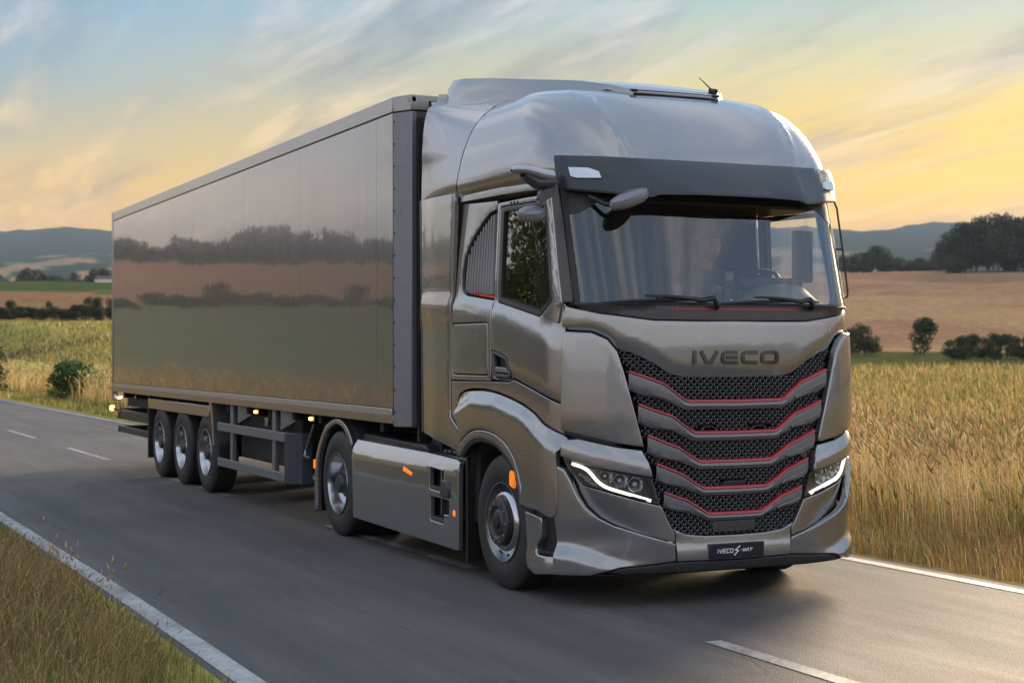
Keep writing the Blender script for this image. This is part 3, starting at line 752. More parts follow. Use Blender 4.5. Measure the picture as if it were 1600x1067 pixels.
# roof spoiler: a raised plate over the roof, closed at the sides
sp = [(.47, .37, 3.712), (.30, .50, 3.782), (.0, .66, 3.850), (-.35, .80, 3.900), (-.8, .95, 3.970), (-1.2, 1.03, 4.025), (-1.38, 1.05, 4.035), (-1.48, 1.05, 3.98)]
G = []
for x, hw, z in sp:
    G.append([Vector((x, y*hw, z + .045*(1-y*y)*sstep((.5-x)/1.0)*.8)) for y in np.linspace(-1, 1, 13)])
spo = MB().grid(G).build('roof_spoiler', PAINT, truck, ang=40, solid=.010)
for sg in (-1, 1):
    G = []
    for x, hw, z in sp:
        yb = hw+.004+.05*sstep((.30-x)/.4); zl = float(np.interp(yb, [0, .42, .66, .83, .945, 1.03, 1.095, 1.145], [3.835, 3.83, 3.815, 3.79, 3.755, 3.71, 3.65, 3.57]))-.045+.09*sstep((-.45-x)/1.0)
        zl = min(zl, z-.006)
        G.append([Vector((x, sg*hw, z+.001)), Vector((x, sg*(hw+.003), z-.004)), Vector((x, sg*(hw+(yb-hw)*.55), (z+zl)/2)), Vector((x, sg*yb, zl)), Vector((x, sg*(yb+.03*sstep((.3-x)/.4)), zl-.03))])
    MB().grid(G).build('spoiler_cheek', PAINT, truck, ang=40)
    mb = MB(); mb.obox((.455, sg*.36, 3.728), Vector((.022, 0, -.005)), Vector((0, .026, 0)), Vector((.002, 0, .008))).build('spoiler_clip', BLACK, truck, bevel=.006)
mb = MB(); mb.tube([(.478, y, 3.723+.004*(1-(y/.37)**2)) for y in np.linspace(-.36, .36, 9)], .004, 6).build('spoiler_seal', BLACK, truck)
mb = MB(); mb.tube([(.36, .42, 3.78), (.30, .40, 3.80)], [.022, .016], 10).tube([(.33, .41, 3.79), (.26, .33, 3.90)], [.006, .003], 6).build('roof_aerial', BLACK, truck)
# top strips along the side under the roof
both('roof_gutter', [(-.84, 2.965), (-.84, 3.04), (-.1, 3.015), (.62, 2.985), (.62, 2.935), (-.1, 2.955)], PAINT, th=.03, bev=.006, step=.08, off=.03)
# --- rear wing of the cab, lower
lowr = [(-1.60, 1.09), (-1.625, 1.8), (-1.635, 3.055), (-.875, 3.040), (-.945, 2.2), (-.985, 1.62), (-.985, 1.255), (-.72, 1.10), (-.795, .97), (-1.01, 1.01)]
def hr(x, z): return -.05*sstep((-1.45-x)/.25)*0 + .03
both('side_deflector', lowr, PAINT, th=.04, bev=.010, step=.07, off=.0, h=lambda x, z: .035*sstep((z-1.9)/.5)+.05*max(0, z-2.3)*1.0-.02*sstep((-1.3-x)/.3), ang=40)
both('deflector_edge', [(-1.665, 1.10), (-1.69, 3.05), (-1.640, 3.05), (-1.625, 1.8), (-1.612, 1.10)], TRIM, th=.05, bev=.004, step=.2, off=-.004, h=lambda x, z: .035*sstep((z-1.9)/.5)+.05*max(0, z-2.3)-.02)
# --- sleeper side, with the louvred quarter panel
slp = [(-.968, 1.552), (-.972, 1.8), (-.93, 2.2), (-.862, 2.955), (-.84, 2.955), (-.195, 2.925), (-.192, 2.86), (-.33, 2.84), (-.46, 2.775), (-.60, 2.69), (-.71, 2.60), (-.78, 2.50), (-.815, 2.38), (-.815, 2.28), (-.77, 2.235), (-.68, 2.215), (-.192, 2.165), (-.192, 1.552)]
def hsl(x, z): return 0.0
hat = [(-.935, 1.592), (-.24, 1.592), (-.245, 2.005), (-.935, 2.005)]
both('sleeper_panel', slp, PAINT, th=.03, bev=.006, step=.06, off=.0, holes=[(hat, .035)])
both('locker_hatch', inset_poly(hat, .010), PAINT, th=.03, bev=.007, step=.10, off=.0, rad=.03)
qp = [(-.192, 2.175), (-.68, 2.224), (-.765, 2.243), (-.803, 2.285), (-.803, 2.38), (-.77, 2.495), (-.70, 2.59), (-.59, 2.68), (-.45, 2.765), (-.325, 2.828), (-.192, 2.85)]
both('quarter_panel', qp, TRIM, th=.02, bev=.004, step=.07, off=-.030)
QP = [Vector(p) for p in qp]
def louvre(mapf):
    for i in range(10):
        x0 = -.745+i*.053; lean = -.10*(1-i/10)
        zt = zb = None
        for z in np.arange(2.18, 2.86, .004):
            xx = x0+lean*(z-2.25)/.6*-1*.0 - lean*0 + (z-2.25)*.10*(1-i/10)
            if inside(QP, (xx, z)) and dpoly(QP, (xx, z)) > .014:
                zb = z if zb is None else zb; zt = z
        if zb is None or zt-zb < .05: continue
        mb = MB(); G = []
        for z in np.linspace(zb+ (.012 if i > 3 else 0), zt, 10):
            xx = x0+(z-2.25)*.10*(1-i/10); t = (z-zb)/(zt-zb); wd = .017*(1-.55*t)
            G.append([mapf(xx-wd, z, -.030), mapf(xx-wd*.7, z, -.008), mapf(xx+wd*.5, z, -.014), mapf(xx+wd, z, -.030)])
        mb.grid(G).build('louvre_fin', SATIN, truck, ang=30)
louvre(SIDE); louvre(LEFT(SIDE))
for mp_ in (SIDE, LEFT(SIDE)):
    mb = MB(); strokes(mb, [([(-.50, 2.221), (-.205, 2.190)], False), ([(-.545, 2.227), (-.522, 2.224)], False), ([(-.59, 2.232), (-.572, 2.230)], False), ([(-.64, 2.237), (-.622, 2.235)], False)], .016, mp_, -.03, -.012)
    mb.build('red_line', REDLINE, truck)
# --- doors
door = [(-.178, 1.565), (-.178, 2.905), (.30, 2.905), (.60, 2.90), (.845, 2.89), (.93, 2.45), (1.015, 2.115), (1.035, 1.95), (1.04, 1.415), (.60, 1.50), (.20, 1.585), (.14, 1.565)]
wino = [(-.125, 2.150), (-.125, 2.868), (-.07, 2.872), (.745, 2.858), (.80, 2.66), (.865, 2.145), (.61, 2.022)]
handle = [(-.175, 1.782), (-.14, 1.79), (.085, 1.745), (.115, 1.72), (.175, 1.60), (.15, 1.57), (-.10, 1.575), (-.175, 1.60)]
hin = [(-.13, 1.755), (.075, 1.715), (.13, 1.605), (-.10, 1.613)]
def hdoor(x, z):
    if z > 2.5: return 0.0
    zl = float(np.interp(x, [-.18, .2, .6, 1.04], [1.60, 1.60, 1.52, 1.43])); return -.010*(1-sstep((z-zl)/.06))
for mp_ in (SIDE, LEFT(SIDE)):
    dr = panel('door', door, mp_, truck, PAINT, th=.03, bev=.006, step=.05, off=.0, rad=.02, holes=[(wino, .03), (handle, .02)], h=hdoor)
    panel('window_frame', inset_poly(wino, .004), mp_, dr, TRIM, th=.03, bev=.008, step=.06, off=.002, rad=.03, holes=[([(-.055, 2.185), (-.055, 2.835), (.73, 2.822), (.83, 2.150), (.61, 2.065)], .03)])
    gs = MB(); 
    wg = [(-.065, 2.175), (-.065, 2.845), (.735, 2.832), (.84, 2.145), (.61, 2.055)]
    panel('door_glass', wg, mp_, dr, SIDEGLASS if mp_ is SIDE else CLEARGLASS, th=0.0, bev=0, step=.10, off=-.016)
    mb = MB(); strokes(mb, [(rc([(-.055, 2.185), (-.055, 2.835), (.73, 2.822), (.83, 2.150), (.61, 2.065)], .03, 3, True), True)], .012, mp_, -.01, .0045); mb.build('window_seal', BLACK, dr)
    hd = panel('door_handle', inset_poly(handle, .006), mp_, dr, TRIM, th=.03, bev=.008, step=.05, off=.004, rad=.02, holes=[(hin, .015)])
    panel('handle_recess', inset_poly(handle, .03), mp_, dr, BLACK, th=.005, bev=0, step=.06, off=-.04)
    panel('handle_lever', [(-.125, 1.628), (-.10, 1.665), (.085, 1.655), (.112, 1.615), (-.08, 1.620)], mp_, dr, SATIN, th=.03, bev=.008, step=.05, off=.002, rad=.01)
    panel('mirror_quarter_cover', [(.69, 2.035), (.90, 2.115), (.985, 2.115), (.985, 2.06), (.955, 1.97)], mp_, dr, PAINT, th=.012, bev=.004, step=.06, off=.014, rad=.02)
    for xx, zz_ in ((.06, 2.885), (.115, 2.884), (.17, 2.882)):
        panel('door_bolt', [(xx+.012*math.cos(q), zz_+.012*math.sin(q)) for q in np.linspace(0, 2*math.pi, 9)[:-1]], mp_, dr, BLACK, th=.004, bev=0, step=.05, off=.004)
# lower side between door and fender
mid = [(-.968, 1.540), (-.968, 1.265), (-.80, 1.165), (-.70, 1.105), (-.60, 1.14), (-.80, 1.31), (-.84, 1.38), (-.80, 1.44), (-.70, 1.475), (-.55, 1.492), (-.30, 1.495), (-.10, 1.480), (.15, 1.445), (.40, 1.395), (.60, 1.335), (.75, 1.275), (.90, 1.235), (1.04, 1.20), (1.04, 1.400), (.60, 1.486), (.20, 1.570), (.13, 1.550)]
both('lower_side_panel', mid, PAINT, th=.04, bev=.005, step=.06, off=-.006)
# --- fender
fen = [(-.695, 1.095), (-.76, 1.20), (-.83, 1.31), (-.815, 1.385), (-.76, 1.435), (-.66, 1.462), (-.50, 1.472), (-.30, 1.474), (-.10, 1.460), (.15, 1.425), (.40, 1.375), (.59, 1.315), (.74, 1.258), (.90, 1.222), (1.075, 1.175), (1.02, 1.09), (.985, 1.03), (.985, .64), (.72, .655), (.445, .675),
       (.425, .80), (.375, .90), (.30, 1.005), (.16, 1.10), (-.05, 1.165), (-.29, 1.187), (-.49, 1.165), (-.66, 1.09), (-.695, 1.06)]
def hf(x, z):
    top = float(np.interp(x, [-.85, -.5, -.1, .4, .6, .75, 1.07], [1.36, 1.47, 1.46, 1.375, 1.31, 1.255, 1.175]))
    w_ = .085+.03*sstep((x-.4)/.3)
    return .045*sstep((top-z)/w_) + .020*sstep((top-.10-z)/.05)*0 - .03*sstep((x-.80)/.05)*sstep((1.07-z)/.1)*sstep((1.1-x)/.1)*0
fen = curve(fen[:23])+fen[23:26]+curve(fen[25:], 4)[1:]
both('wheel_arch_fender', fen, PAINT, th=.05, bev=.008, step=.035, off=-.004, h=hf, ang=35)
def arcp(pts): return pts
ro = curve([(-.80, .955), (-.74, 1.03), (-.66, 1.095), (-.49, 1.160), (-.29, 1.180), (-.05, 1.158), (.155, 1.092), (.295, .998), (.368, .892), (.416, .79), (.440, .665)])
ri = curve([(.385, .665), (.365, .78), (.315, .87), (.25, .945), (.12, 1.022), (-.05, 1.088), (-.29, 1.112), (-.48, 1.088), (-.62, 1.025), (-.70, .955)])
both('arch_lip', ro+ri, TRIM if 0 else PAINT, th=.06, bev=.012, step=.04, off=.035)
ri2 = curve([(.352, .665), (.335, .775), (.285, .86), (.225, .925), (.105, .998), (-.055, 1.062), (-.29, 1.086), (-.47, 1.062), (-.60, 1.00), (-.66, .955)])
both('arch_rubber', [(a, b_) for a, b_ in ri[::-1]][::-1] + ri2[::-1], BLACK, th=.05, bev=.004, step=.04, off=.025)
for sg in (-1, 1):   # dark liner inside the arch
    G = []
    for a, b_ in [(.40, .50)]+[(p[0], p[1]) for p in ri2]+[(-.74, .6)]:
        G.append([Vector((a, sg*1.20, b_)), Vector((a, sg*.70, b_))])
    MB().grid(G).build('arch_liner', DEEP, truck, solid=.01)
    MB().box(-.95, -.62, min(sg*1.16, sg*.6), max(sg*1.16, sg*.6), .42, .98).build('battery_box', DEEP, truck, bevel=.02)
    MB().box(-.735, -.70, min(sg*1.22, sg*.9), max(sg*1.22, sg*.9), .12, .95).build('mud_flap', BLACK, truck)
# amber reflectors, with a faint glow put into their colour
both('side_reflector', [(.235, .80), (.29, .78), (.30, .85), (.285, .895), (.25, .905), (.235, .88)], AMBER, th=.03, bev=.006, step=.05, off=.045)
# --- step fairing behind the bumper
stp = [(.405, .625), (.45, .30), (.485, .225), (.60, .188), (.99, .225), (.99, .345), (.80, .335), (.655, .335), (.615, .355), (.625, .40), (.70, .46), (.70, .60)]
both('step_fairing', stp, PAINT, th=.06, bev=.012, step=.04, off=.0, h=lambda x, z: .02*sstep((.4-z)/.15))
both('step_well', [(.50, .345), (.99, .345), (.985, .632), (.46, .660)], BLACK, th=.01, bev=0, step=.08, off=-.05)
both('step_tread', [(.63, .342), (.985, .345), (.985, .372), (.66, .370)], BLACK, th=.08, bev=.004, step=.08, off=-.002)
# --- cameras in place of mirrors
for sg in (-1,):
    def P(x, y, z): return Vector((x, sg*y, z))
    mc = bpy.data.objects.new('mirror_camera', None); link(mc, truck)
    mb = MB(); pts = [P(.86, 1.56, 3.03), P(.86, 1.545, 3.035), P(.865, 1.48, 3.035), P(.875, 1.40, 3.02), P(.88, 1.33, 3.005), P(.87, 1.25, 3.0)]
    secs = [(.015, .010), (.045, .026), (.060, .035), (.060, .042), (.052, .045), (.05, .045)]
    G = []
    for p, (aw, ah) in zip(pts, secs): G.append([p+Vector((aw*math.cos(q), 0, ah*math.sin(q)*(1 if math.sin(q) > 0 else .8))) for q in np.linspace(0, 2*math.pi, 17)])
    mb.grid(G).build('camera_arm', mat_cam if 'mat_cam' in globals() else globals().setdefault('mat_cam', mat('camera_wing_paint', (.42, .42, .46), .28, .5, .8)), mc, ang=60)
    mb = MB(); G = []
    for (x, y, z, w_, t_) in ((.87, 1.48, 3.0, .05, .01), (.87, 1.44, 2.975, .06, .03), (.87, 1.38, 2.95, .05, .045), (.87, 1.30, 2.95, .05, .045), (.86, 1.24, 2.96, .05, .04)):
        G.append([P(x+w_*math.cos(q), y, z+t_*math.sin(q)) for q in np.linspace(0, 2*math.pi, 13)])
    mb.grid(G).build('camera_housing', TRIM, mc, ang=60)
mat_cam = bpy.data.materials['camera_wing_paint']
# kerb mirror on the right
km = bpy.data.objects.new('kerb_mirror', None); link(km, truck)
G = []
for k, (s_, dz_) in enumerate(((.05, .052), (.6, .050), (.92, .030), (1.0, .0), (.97, -.022), (.85, -.034), (.05, -.034))):
    G.append([Vector((.86+.085*s_*math.cos(q)*(1), -1.415+.105*s_*math.sin(q), 2.775+dz_+.25*.105*s_*math.sin(q)*-0.3)) for q in np.linspace(0, 2*math.pi, 21)])
mbk = MB().grid(G); 
rot = Matrix.Translation((.86, -1.415, 2.775)) @ Matrix.Rotation(R(14), 4, 'X') @ Matrix.Rotation(R(22), 4, 'Y') @ Matrix.Translation((-.86, 1.415, -2.775))
mbk.v = [tuple(rot @ Vector(v)-Vector((0, -.01, .045))) for v in mbk.v]; mbk.build('mirror_shell', SATIN, km, ang=40)
MB().obox((.86, -1.30, 2.875), (.03, .0, 0), (0, .055, -.03*-1), (0, .006, .045)).tube([(.86, -1.36, 2.83), (.86, -1.31, 2.89), (.86, -1.24, 2.92)], [.02, .024, .024], 6).build('mirror_bracket', TRIM, km, bevel=.006)
# front mirror on its arm under the visor
fm = bpy.data.objects.new('front_mirror', None); link(fm, truck)
G = []
cc = Vector((1.20, -.82, 2.83)); axu = Vector((.0, .155, .058)); axv = Vector((.075, 0, -.02)); axn = Vector((.01, -.015, .045))
for s_, n_ in ((.02, 1.0), (.6, .95), (.92, .6), (1.0, 0), (.95, -.5), (.8, -.8), (.02, -.8)):
    G.append([cc+axu*(s_*math.cos(q))+axv*(s_*math.sin(q))+axn*n_ for q in np.linspace(0, 2*math.pi, 25)])
MB().grid(G).build('mirror_shell', SATIN, fm, ang=40)
MB().tube([(1.16, -.85, 2.80), (1.08, -.94, 2.80), (.98, -1.02, 2.86)], .018, 8).build('mirror_bracket', BLACK, fm)
# left grab rail / camera stalk beside the windscreen
mb = MB(); mb.tube([(.74, 1.22, 2.93), (.72, 1.265, 2.93), (.74, 1.275, 2.88), (.80, 1.285, 2.55), (.86, 1.285, 2.23), (.87, 1.275, 2.19), (.87, 1.23, 2.18)], .008, 8)
mb.tube([(.80, 1.285, 2.56), (.78, 1.23, 2.56)], .008, 6).build('grab_rail', BLACK, truck)
# --- frame, fuel tank deck, skirts
mb = MB()
for sg in (-1, 1): mb.box(-5.0, .6, sg*.42-.04, sg*.42+.04, .82, 1.08)
for xx in (-1.5, -2.6, -3.4, -4.2, -4.9): mb.box(xx-.06, xx+.06, -.4, .4, .86, 1.04)
mb.build('chassis_frame', DEEP, truck)
MB().box(-.9, .75, -.62, .62, .38, 1.5).build('engine_block', DEEP, truck, bevel=.05)
MB().lathe([(.08, -1.0), (.08, 1.0)], c=(0, 0, .50), n=16).box(-.06, .06, -.9, .9, .42, .56).build('front_axle', DEEP, truck)
MB().lathe([(.001, -1.0), (.09, -.95), (.10, -.3), (.24, -.1), (.24, .1), (.10, .3), (.09, .95), (.001, 1.0)], c=(-3.81, 0, .504), n=16).build('rear_axle', DEEP, truck)
def SK(u, v, d=0.0): return Vector((u, -1.262-d, v))
skt = [(-3.355, .955), (-3.31, .225), (-.800, .195), (-.785, .84), (-.815, .895), (-.90, .915), (-1.62, .935)]
h1 = [(-1.40, .642), (-1.40, .822), (-1.10, .808), (-1.10, .632)]; h2 = [(-1.385, .388), (-1.385, .585), (-.985, .578), (-.985, .462), (-1.095, .460), (-1.095, .378)]
for sg, f in ((-1, SK), (1, LEFT(SK))):
    topb = lambda x, z: -.055*sstep((z-.83)/.13)
    panel('side_skirt', skt, f, truck, PAINT, th=.04, bev=.008, step=.07, off=.0, rad=.015, holes=[(h1, .012), (h2, .012)], h=topb)
    panel('step_pocket', [(-1.43, .35), (-.95, .35), (-.95, .85), (-1.43, .85)], f, truck, BLACK, th=.01, bev=0, step=.1, off=-.16)
    panel('step_board', [(-1.40, .642), (-1.10, .632), (-1.10, .662), (-1.40, .675)], f, truck, TRIM, th=.14, bev=.004, step=.2, off=-.006)
    panel('step_board', [(-1.385, .388), (-1.095, .378), (-1.095, .412), (-1.385, .425)], f, truck, TRIM, th=.14, bev=.004, step=.2, off=-.006)
    panel('step_grip', [(-1.14, .60), (-.965, .60), (-.965, .725), (-1.12, .742)], f, truck, TRIM, th=.05, bev=.010, step=.1, off=.018)
    panel('pocket_rib', [(-1.30, .43), (-1.285, .43), (-1.285, .80), (-1.30, .80)], f, truck, STEEL, th=.02, bev=.003, step=.2, off=-.06)
    panel('side_marker', [(-2.0, .752), (-1.80, .722), (-1.785, .748), (-1.98, .788)], f, truck, AMBER, th=.01, bev=.003, step=.1, off=.008)
    c = f(-.875, .487, .004); MB().lathe([(.001, -sg*.0), (.024, 0), (.030, sg*-.006), (.030, -sg*.02)], c=c, n=16).build('round_reflector', AMBER, truck)
    f2 = [(x, y) for x, y in ((-3.30, .958), (-3.28, 1.01), (-1.72, .965), (-1.66, .935))]
    y0, y1 = sorted((sg*.86, sg*1.17))
    MB().add([(-3.32, y0, .93), (-1.66, y0, .93), (-1.66, y1, .93), (-3.32, y1, .93), (-3.25, y0, 1.015), (-1.75, y0, .985), (-1.75, y1-.03*sg*(sg > 0), .985), (-3.25, y1-.03*(sg > 0), 1.015)],
             [(0, 1, 2, 3), (4, 5, 6, 7), (0, 1, 5, 4), (1, 2, 6, 5), (2, 3, 7, 6), (3, 0, 4, 7)]).build('tank_cover', BLACK, truck, bevel=.02)
    MB().box(-3.3, -.95, y0, y1+.0, .30, .93).build('fuel_tank', DEEP, truck, bevel=.06)
    for k in range(5): MB().box(-1.55+k*.1, -1.50+k*.1, y0+.1, y1-.02, .935, .953).build('tread_strip', TREAD, truck)
MB().box(-1.62, -.80, -1.17, 1.17, .90, .925).build('catwalk', TREAD, truck)
mb = MB(); mb.tube([(-.86, -1.12, .92), (-.84, -1.14, .96), (-.80, -1.15, .965)], .018, 8).build('hose_coupling', BLUE, truck)
mb = MB(); mb.tube([(-.80, -1.15, .965), (-.74, -1.16, .99)], .022, 8).build('hose_end', mat('dull_green_cap', (.10, .12, .05), .5), truck)
# hoses and cylinders behind the cab
for k, (yy, m_) in enumerate(((-.5, BLACK), (-.3, BLACK), (.3, BLACK))):
    MB().tube([(-1.05, yy, 1.9), (-1.5, yy, 1.5), (-1.8, yy*.8, 1.35), (-2.15, yy*.8, 1.5)], .02, 8).build('air_hose', m_, truck)
MB().lathe([(.001, -1.06), (.12, -1.05), (.12, -.55), (.001, -.54)], c=(-1.75, 0, .98), n=20).build('air_tank', DEEP, truck)
MB().box(-3.9, -3.0, -.45, .45, 1.08, 1.14).build('fifth_wheel', DEEP, truck, bevel=.02)
# drive wheel fender
for sg in (-1, 1):
    fo = curve([(-4.55, .17), (-4.53, .63), (-4.40, .87), (-4.18, 1.05), (-3.88, 1.13), (-3.66, 1.105), (-3.47, 1.00), (-3.385, .90)])
    fi = curve([(-3.44, .86), (-3.52, .955), (-3.69, 1.045), (-3.88, 1.07), (-4.14, .995), (-4.335, .83), (-4.45, .60), (-4.46, .19)])
    f = SK if sg < 0 else LEFT(SK)
    panel('rear_mudguard_lip', fo+fi, f, truck, PAINT, th=.05, bev=.015, step=.05, off=-.02)
    G = []
    for a, b_ in fo: G.append([Vector((a, sg*1.235, b_)), Vector((a, sg*.62, b_))])
    MB().grid(G).build('rear_mudguard', DEEP, truck, solid=.02)
    panel('rear_side_reflector', [(-4.545, .60), (-4.50, .60), (-4.50, .69), (-4.545, .69)], f, truck, AMBER, th=.02, bev=.004, step=.1, off=-.01)
# --- wheels
def tyre(parent, r=.504, w=.315, yo=0.0):
    """outer face at y = 0 looking to -y, body towards +y"""
    pr = [(.290, .035), (.300, .012), (.33, .002), (.38, -.004), (.43, .000), (.462, .010), (.485, .020), (.497, .030), (.503, .040)]
    g = []
    for k in range(5):
        y = .04+(w-.08)*(k+1)/6; g += [(.504, y-.016), (.504, y-.008), (.492, y-.006), (.492, y+.006), (.504, y+.008)]
    pr2 = pr+g+[(.503, w-.04), (.485, w-.02), (.43, w), (.36, w), (.29, w-.03)]
    pr2 = [(a*r/.504, b_+yo) for a, b_ in pr2]
    return MB().lathe(pr2, n=72).build('tyre', RUBBER, parent, ang=30)
def ring_bumps(parent, name, m, n, rad, y, sz, depth=.012, r0=0.0):
    for k in range(n):
        th = 2*math.pi*(k+r0)/n
        MB().lathe([(.001, -depth), (sz*.8, -depth), (sz, -depth*.4), (sz, depth)], c=(rad*math.cos(th), y, rad*math.sin(th)), n=8).build(name, m, parent)
def ovals(parent, rad, y0, slope, n, m=DEEP, sz=(.026, .020)):  # dark discs laid on the rim, painting the shade inside its holes
    for k in range(n):
        th = 2*math.pi*(k+.5)/n; er = Vector((math.cos(th), 0, math.sin(th))); et = Vector((-math.sin(th), 0, math.cos(th)))
        er2 = (er+Vector((0, slope, 0))).normalized(); nn = er2.cross(et)
        if nn.y > 0: nn = -nn
        c = er*rad+Vector((0, y0, 0)); mb = MB()
        vs = [c+er2*sz[1]*math.sin(q)+et*sz[0]*math.cos(q)+nn*.002 for q in np.linspace(0, 2*math.pi, 13)[:-1]]
        vs2 = [v-nn*.004 for v in vs]
        mb.add(vs+vs2, [tuple(range(12))]+[(i, (i+1) % 12, 12+(i+1) % 12, 12+i) for i in range(12)]).build('hand_hole_shade', m, parent)
def wheel_front():
    w_ = bpy.data.objects.new('front_wheel', None); link(w_, truck); tyre(w_)
    rm = MB().lathe([(.292, .04), (.300, .008), (.296, -.002), (.288, .000), (.283, .02), (.277, .075), (.270, .082), (.255, .060), (.232, .030), (.222, .012), (.205, .004), (.185, .003), (.160, .008), (.155, .05)], n=72).build('rim', CHROME, w_, ang=40)
    ovals(rm, .250, .054, -.9, 10, sz=(.020, .014))
    MB().lathe([(.176, .004), (.178, -.028), (.170, -.040), (.125, -.046), (.118, -.042), (.110, -.030), (.100, -.028), (.092, -.034), (.070, -.040), (.001, -.042)], n=48).build('hub_cover', HUB, w_, ang=30)
    ring_bumps(w_, 'wheel_nut', STEEL, 10, .148, -.040, .010, .008)
    MB().lathe([(.056, -.038), (.054, -.052), (.040, -.055), (.001, -.055)], n=6).build('hub_cap', BLACK, w_)
    return w_
def wheel_deep(parent, nm, dual, depth=.14, spokes=False):
    w_ = bpy.data.objects.new(nm, None); link(w_, parent); tyre(w_)
    if dual: tyre(w_, yo=.345)
    rm = MB().lathe([(.292, .04), (.300, .008), (.297, -.003), (.286, -.002), (.281, .015), (.272, depth*.55), (.262, depth*.8), (.25, depth*.92), (.225, depth*1.0), (.185, depth*1.02), (.168, depth*.95), (.140, depth*.9), (.135, depth*1.1)], n=72).build('rim', CHROME, w_, ang=40)
    ovals(rm, .222, depth*.985, 0.0, 10, sz=(.028, .018))
    MB().lathe([(.145, depth), (.140, depth*.62), (.128, depth*.50), (.10, depth*.42), (.092, depth*.15), (.080, depth*.02), (.03, 0.0), (.001, 0)], n=40).build('hub', HUB, w_, ang=30)
    ring_bumps(w_, 'wheel_nut', STEEL, 10, .162, depth*.86, .014, .016)
    return w_
def place(w_, x, y, steer=0):
    w_.location = (x, y, .504)
    if y > 0: w_.rotation_euler = (0, 0, math.pi)
wf = wheel_front(); place(wf, 0, -1.245); c = copy_tree(wf, truck); place(c, 0, 1.245)
wd = wheel_deep(truck, 'drive_wheel', True, .15); place(wd, -3.81, -1.245); c = copy_tree(wd, truck); place(c, -3.81, 1.245)
# --- cab interior
intr = MB()
FAB = FABRIC
MB().box(-.86, -.82, -1.10, 1.10, 1.2, 2.98).build('cab_rear_wall', FAB, truck)
MB().box(-.86, .80, -1.10, 1.10, 2.95, 2.97).build('cab_ceiling', mat('cream_headliner', (.16, .15, .13), .9), truck)
MB().box(-.82, .95, -1.12, 1.12, 1.46, 1.50).build('cab_floor', BLACK, truck)
MB().box(.30, .86, -1.02, 1.02, 2.84, 2.945).build('overhead_console', TRIM, truck, bevel=.02)
# dashboard
G = []
for y in np.linspace(-1.08, 1.08, 41):
    xf = float(np.interp(abs(y), _Y, _X))-.10; hump = .145*math.exp(-((y-.68)/.30)**4); bk = .10*math.exp(-((y-.66)/.32)**4)
    G.append([(xf, y, 2.06), (xf-.08, y, 2.11+hump*.35), (xf-.22, y, 2.13+hump), (xf-.36-bk*.3, y, 2.13+hump), (xf-.42-bk*.4, y, 2.08+hump*.8), (xf-.44, y, 1.6)])
MB().grid(G).build('dashboard', DASH, truck, ang=50)
def seat(y0):
    s = bpy.data.objects.new('seat', None); link(s, truck)
    MB().box(-.25, .25, y0-.25, y0+.25, 1.78, 1.93).build('seat_cushion', FAB, s, bevel=.05)
    MB().box(-.18, .18, y0-.18, y0+.18, 1.50, 1.78).build('seat_base', BLACK, s)
    mb = MB(); mb.obox((-.30, y0, 2.22), Vector((.055, 0, 0)), Vector((0, .25, 0)), Vector((-.07, 0, .33))).build('seat_back', FAB, s, bevel=.05)
    mb = MB(); mb.obox((-.40, y0, 2.64), Vector((.045, 0, 0)), Vector((0, .13, 0)), Vector((-.02, 0, .10))).build('head_rest', FAB, s, bevel=.04)
seat(.62); seat(-.62)
sw = bpy.data.objects.new('steering_wheel', None); link(sw, truck)
mb = MB(); C = Vector((.53, .62, 2.26)); ax = Vector((-.55, 0, .83)).normalized(); e1 = Vector((0, 1, 0)); e2 = ax.cross(e1)
mb.tube([C+(e1*math.cos(q)+e2*math.sin(q))*.225 for q in np.linspace(0, 2*math.pi, 37)], .016, 8, False).build('wheel_rim', BLACK, sw)
mb = MB()
for q in (0, math.pi, math.pi*1.5): mb.tube([C, C+(e1*math.cos(q)+e2*math.sin(q))*.22], .014, 6)
mb.tube([C, C-ax*.3], .035, 8); mb.build('wheel_spokes', BLACK, sw)
MB().box(.72, .80, .35, .92, 2.245, 2.33).build('instrument_cluster', BLACK, truck, bevel=.02)
# phone and card holders on the dashboard
ph = bpy.data.objects.new('phone_holder', None); link(ph, truck)
MB().obox((1.03, .10, 2.30), (.006, 0, .002), (0, .040, 0), (0, 0, .058)).build('phone_body', BLACK, ph, bevel=.008)
MB().obox((1.0375, .10, 2.315), (.001, 0, 0), (0, .028, 0), (0, 0, .026)).build('phone_screen', SCREEN, ph)
MB().obox((1.01, .10, 2.19), (.008, 0, 0), (0, .024, 0), (0, 0, .075)).build('holder_stem', BLACK, ph, bevel=.006)
MB().obox((.99, -.30, 2.19), (.008, 0, 0), (0, .034, 0), (0, 0, .075)).build('card_reader', TRIM, truck, bevel=.02)
# door mirrored screen panel on the left pillar
MB().obox((.70, .98, 2.50), (.012, .02, 0), (0.0, .075, 0), (0, 0, .20)).build('camera_display', BLACK, truck, bevel=.01)

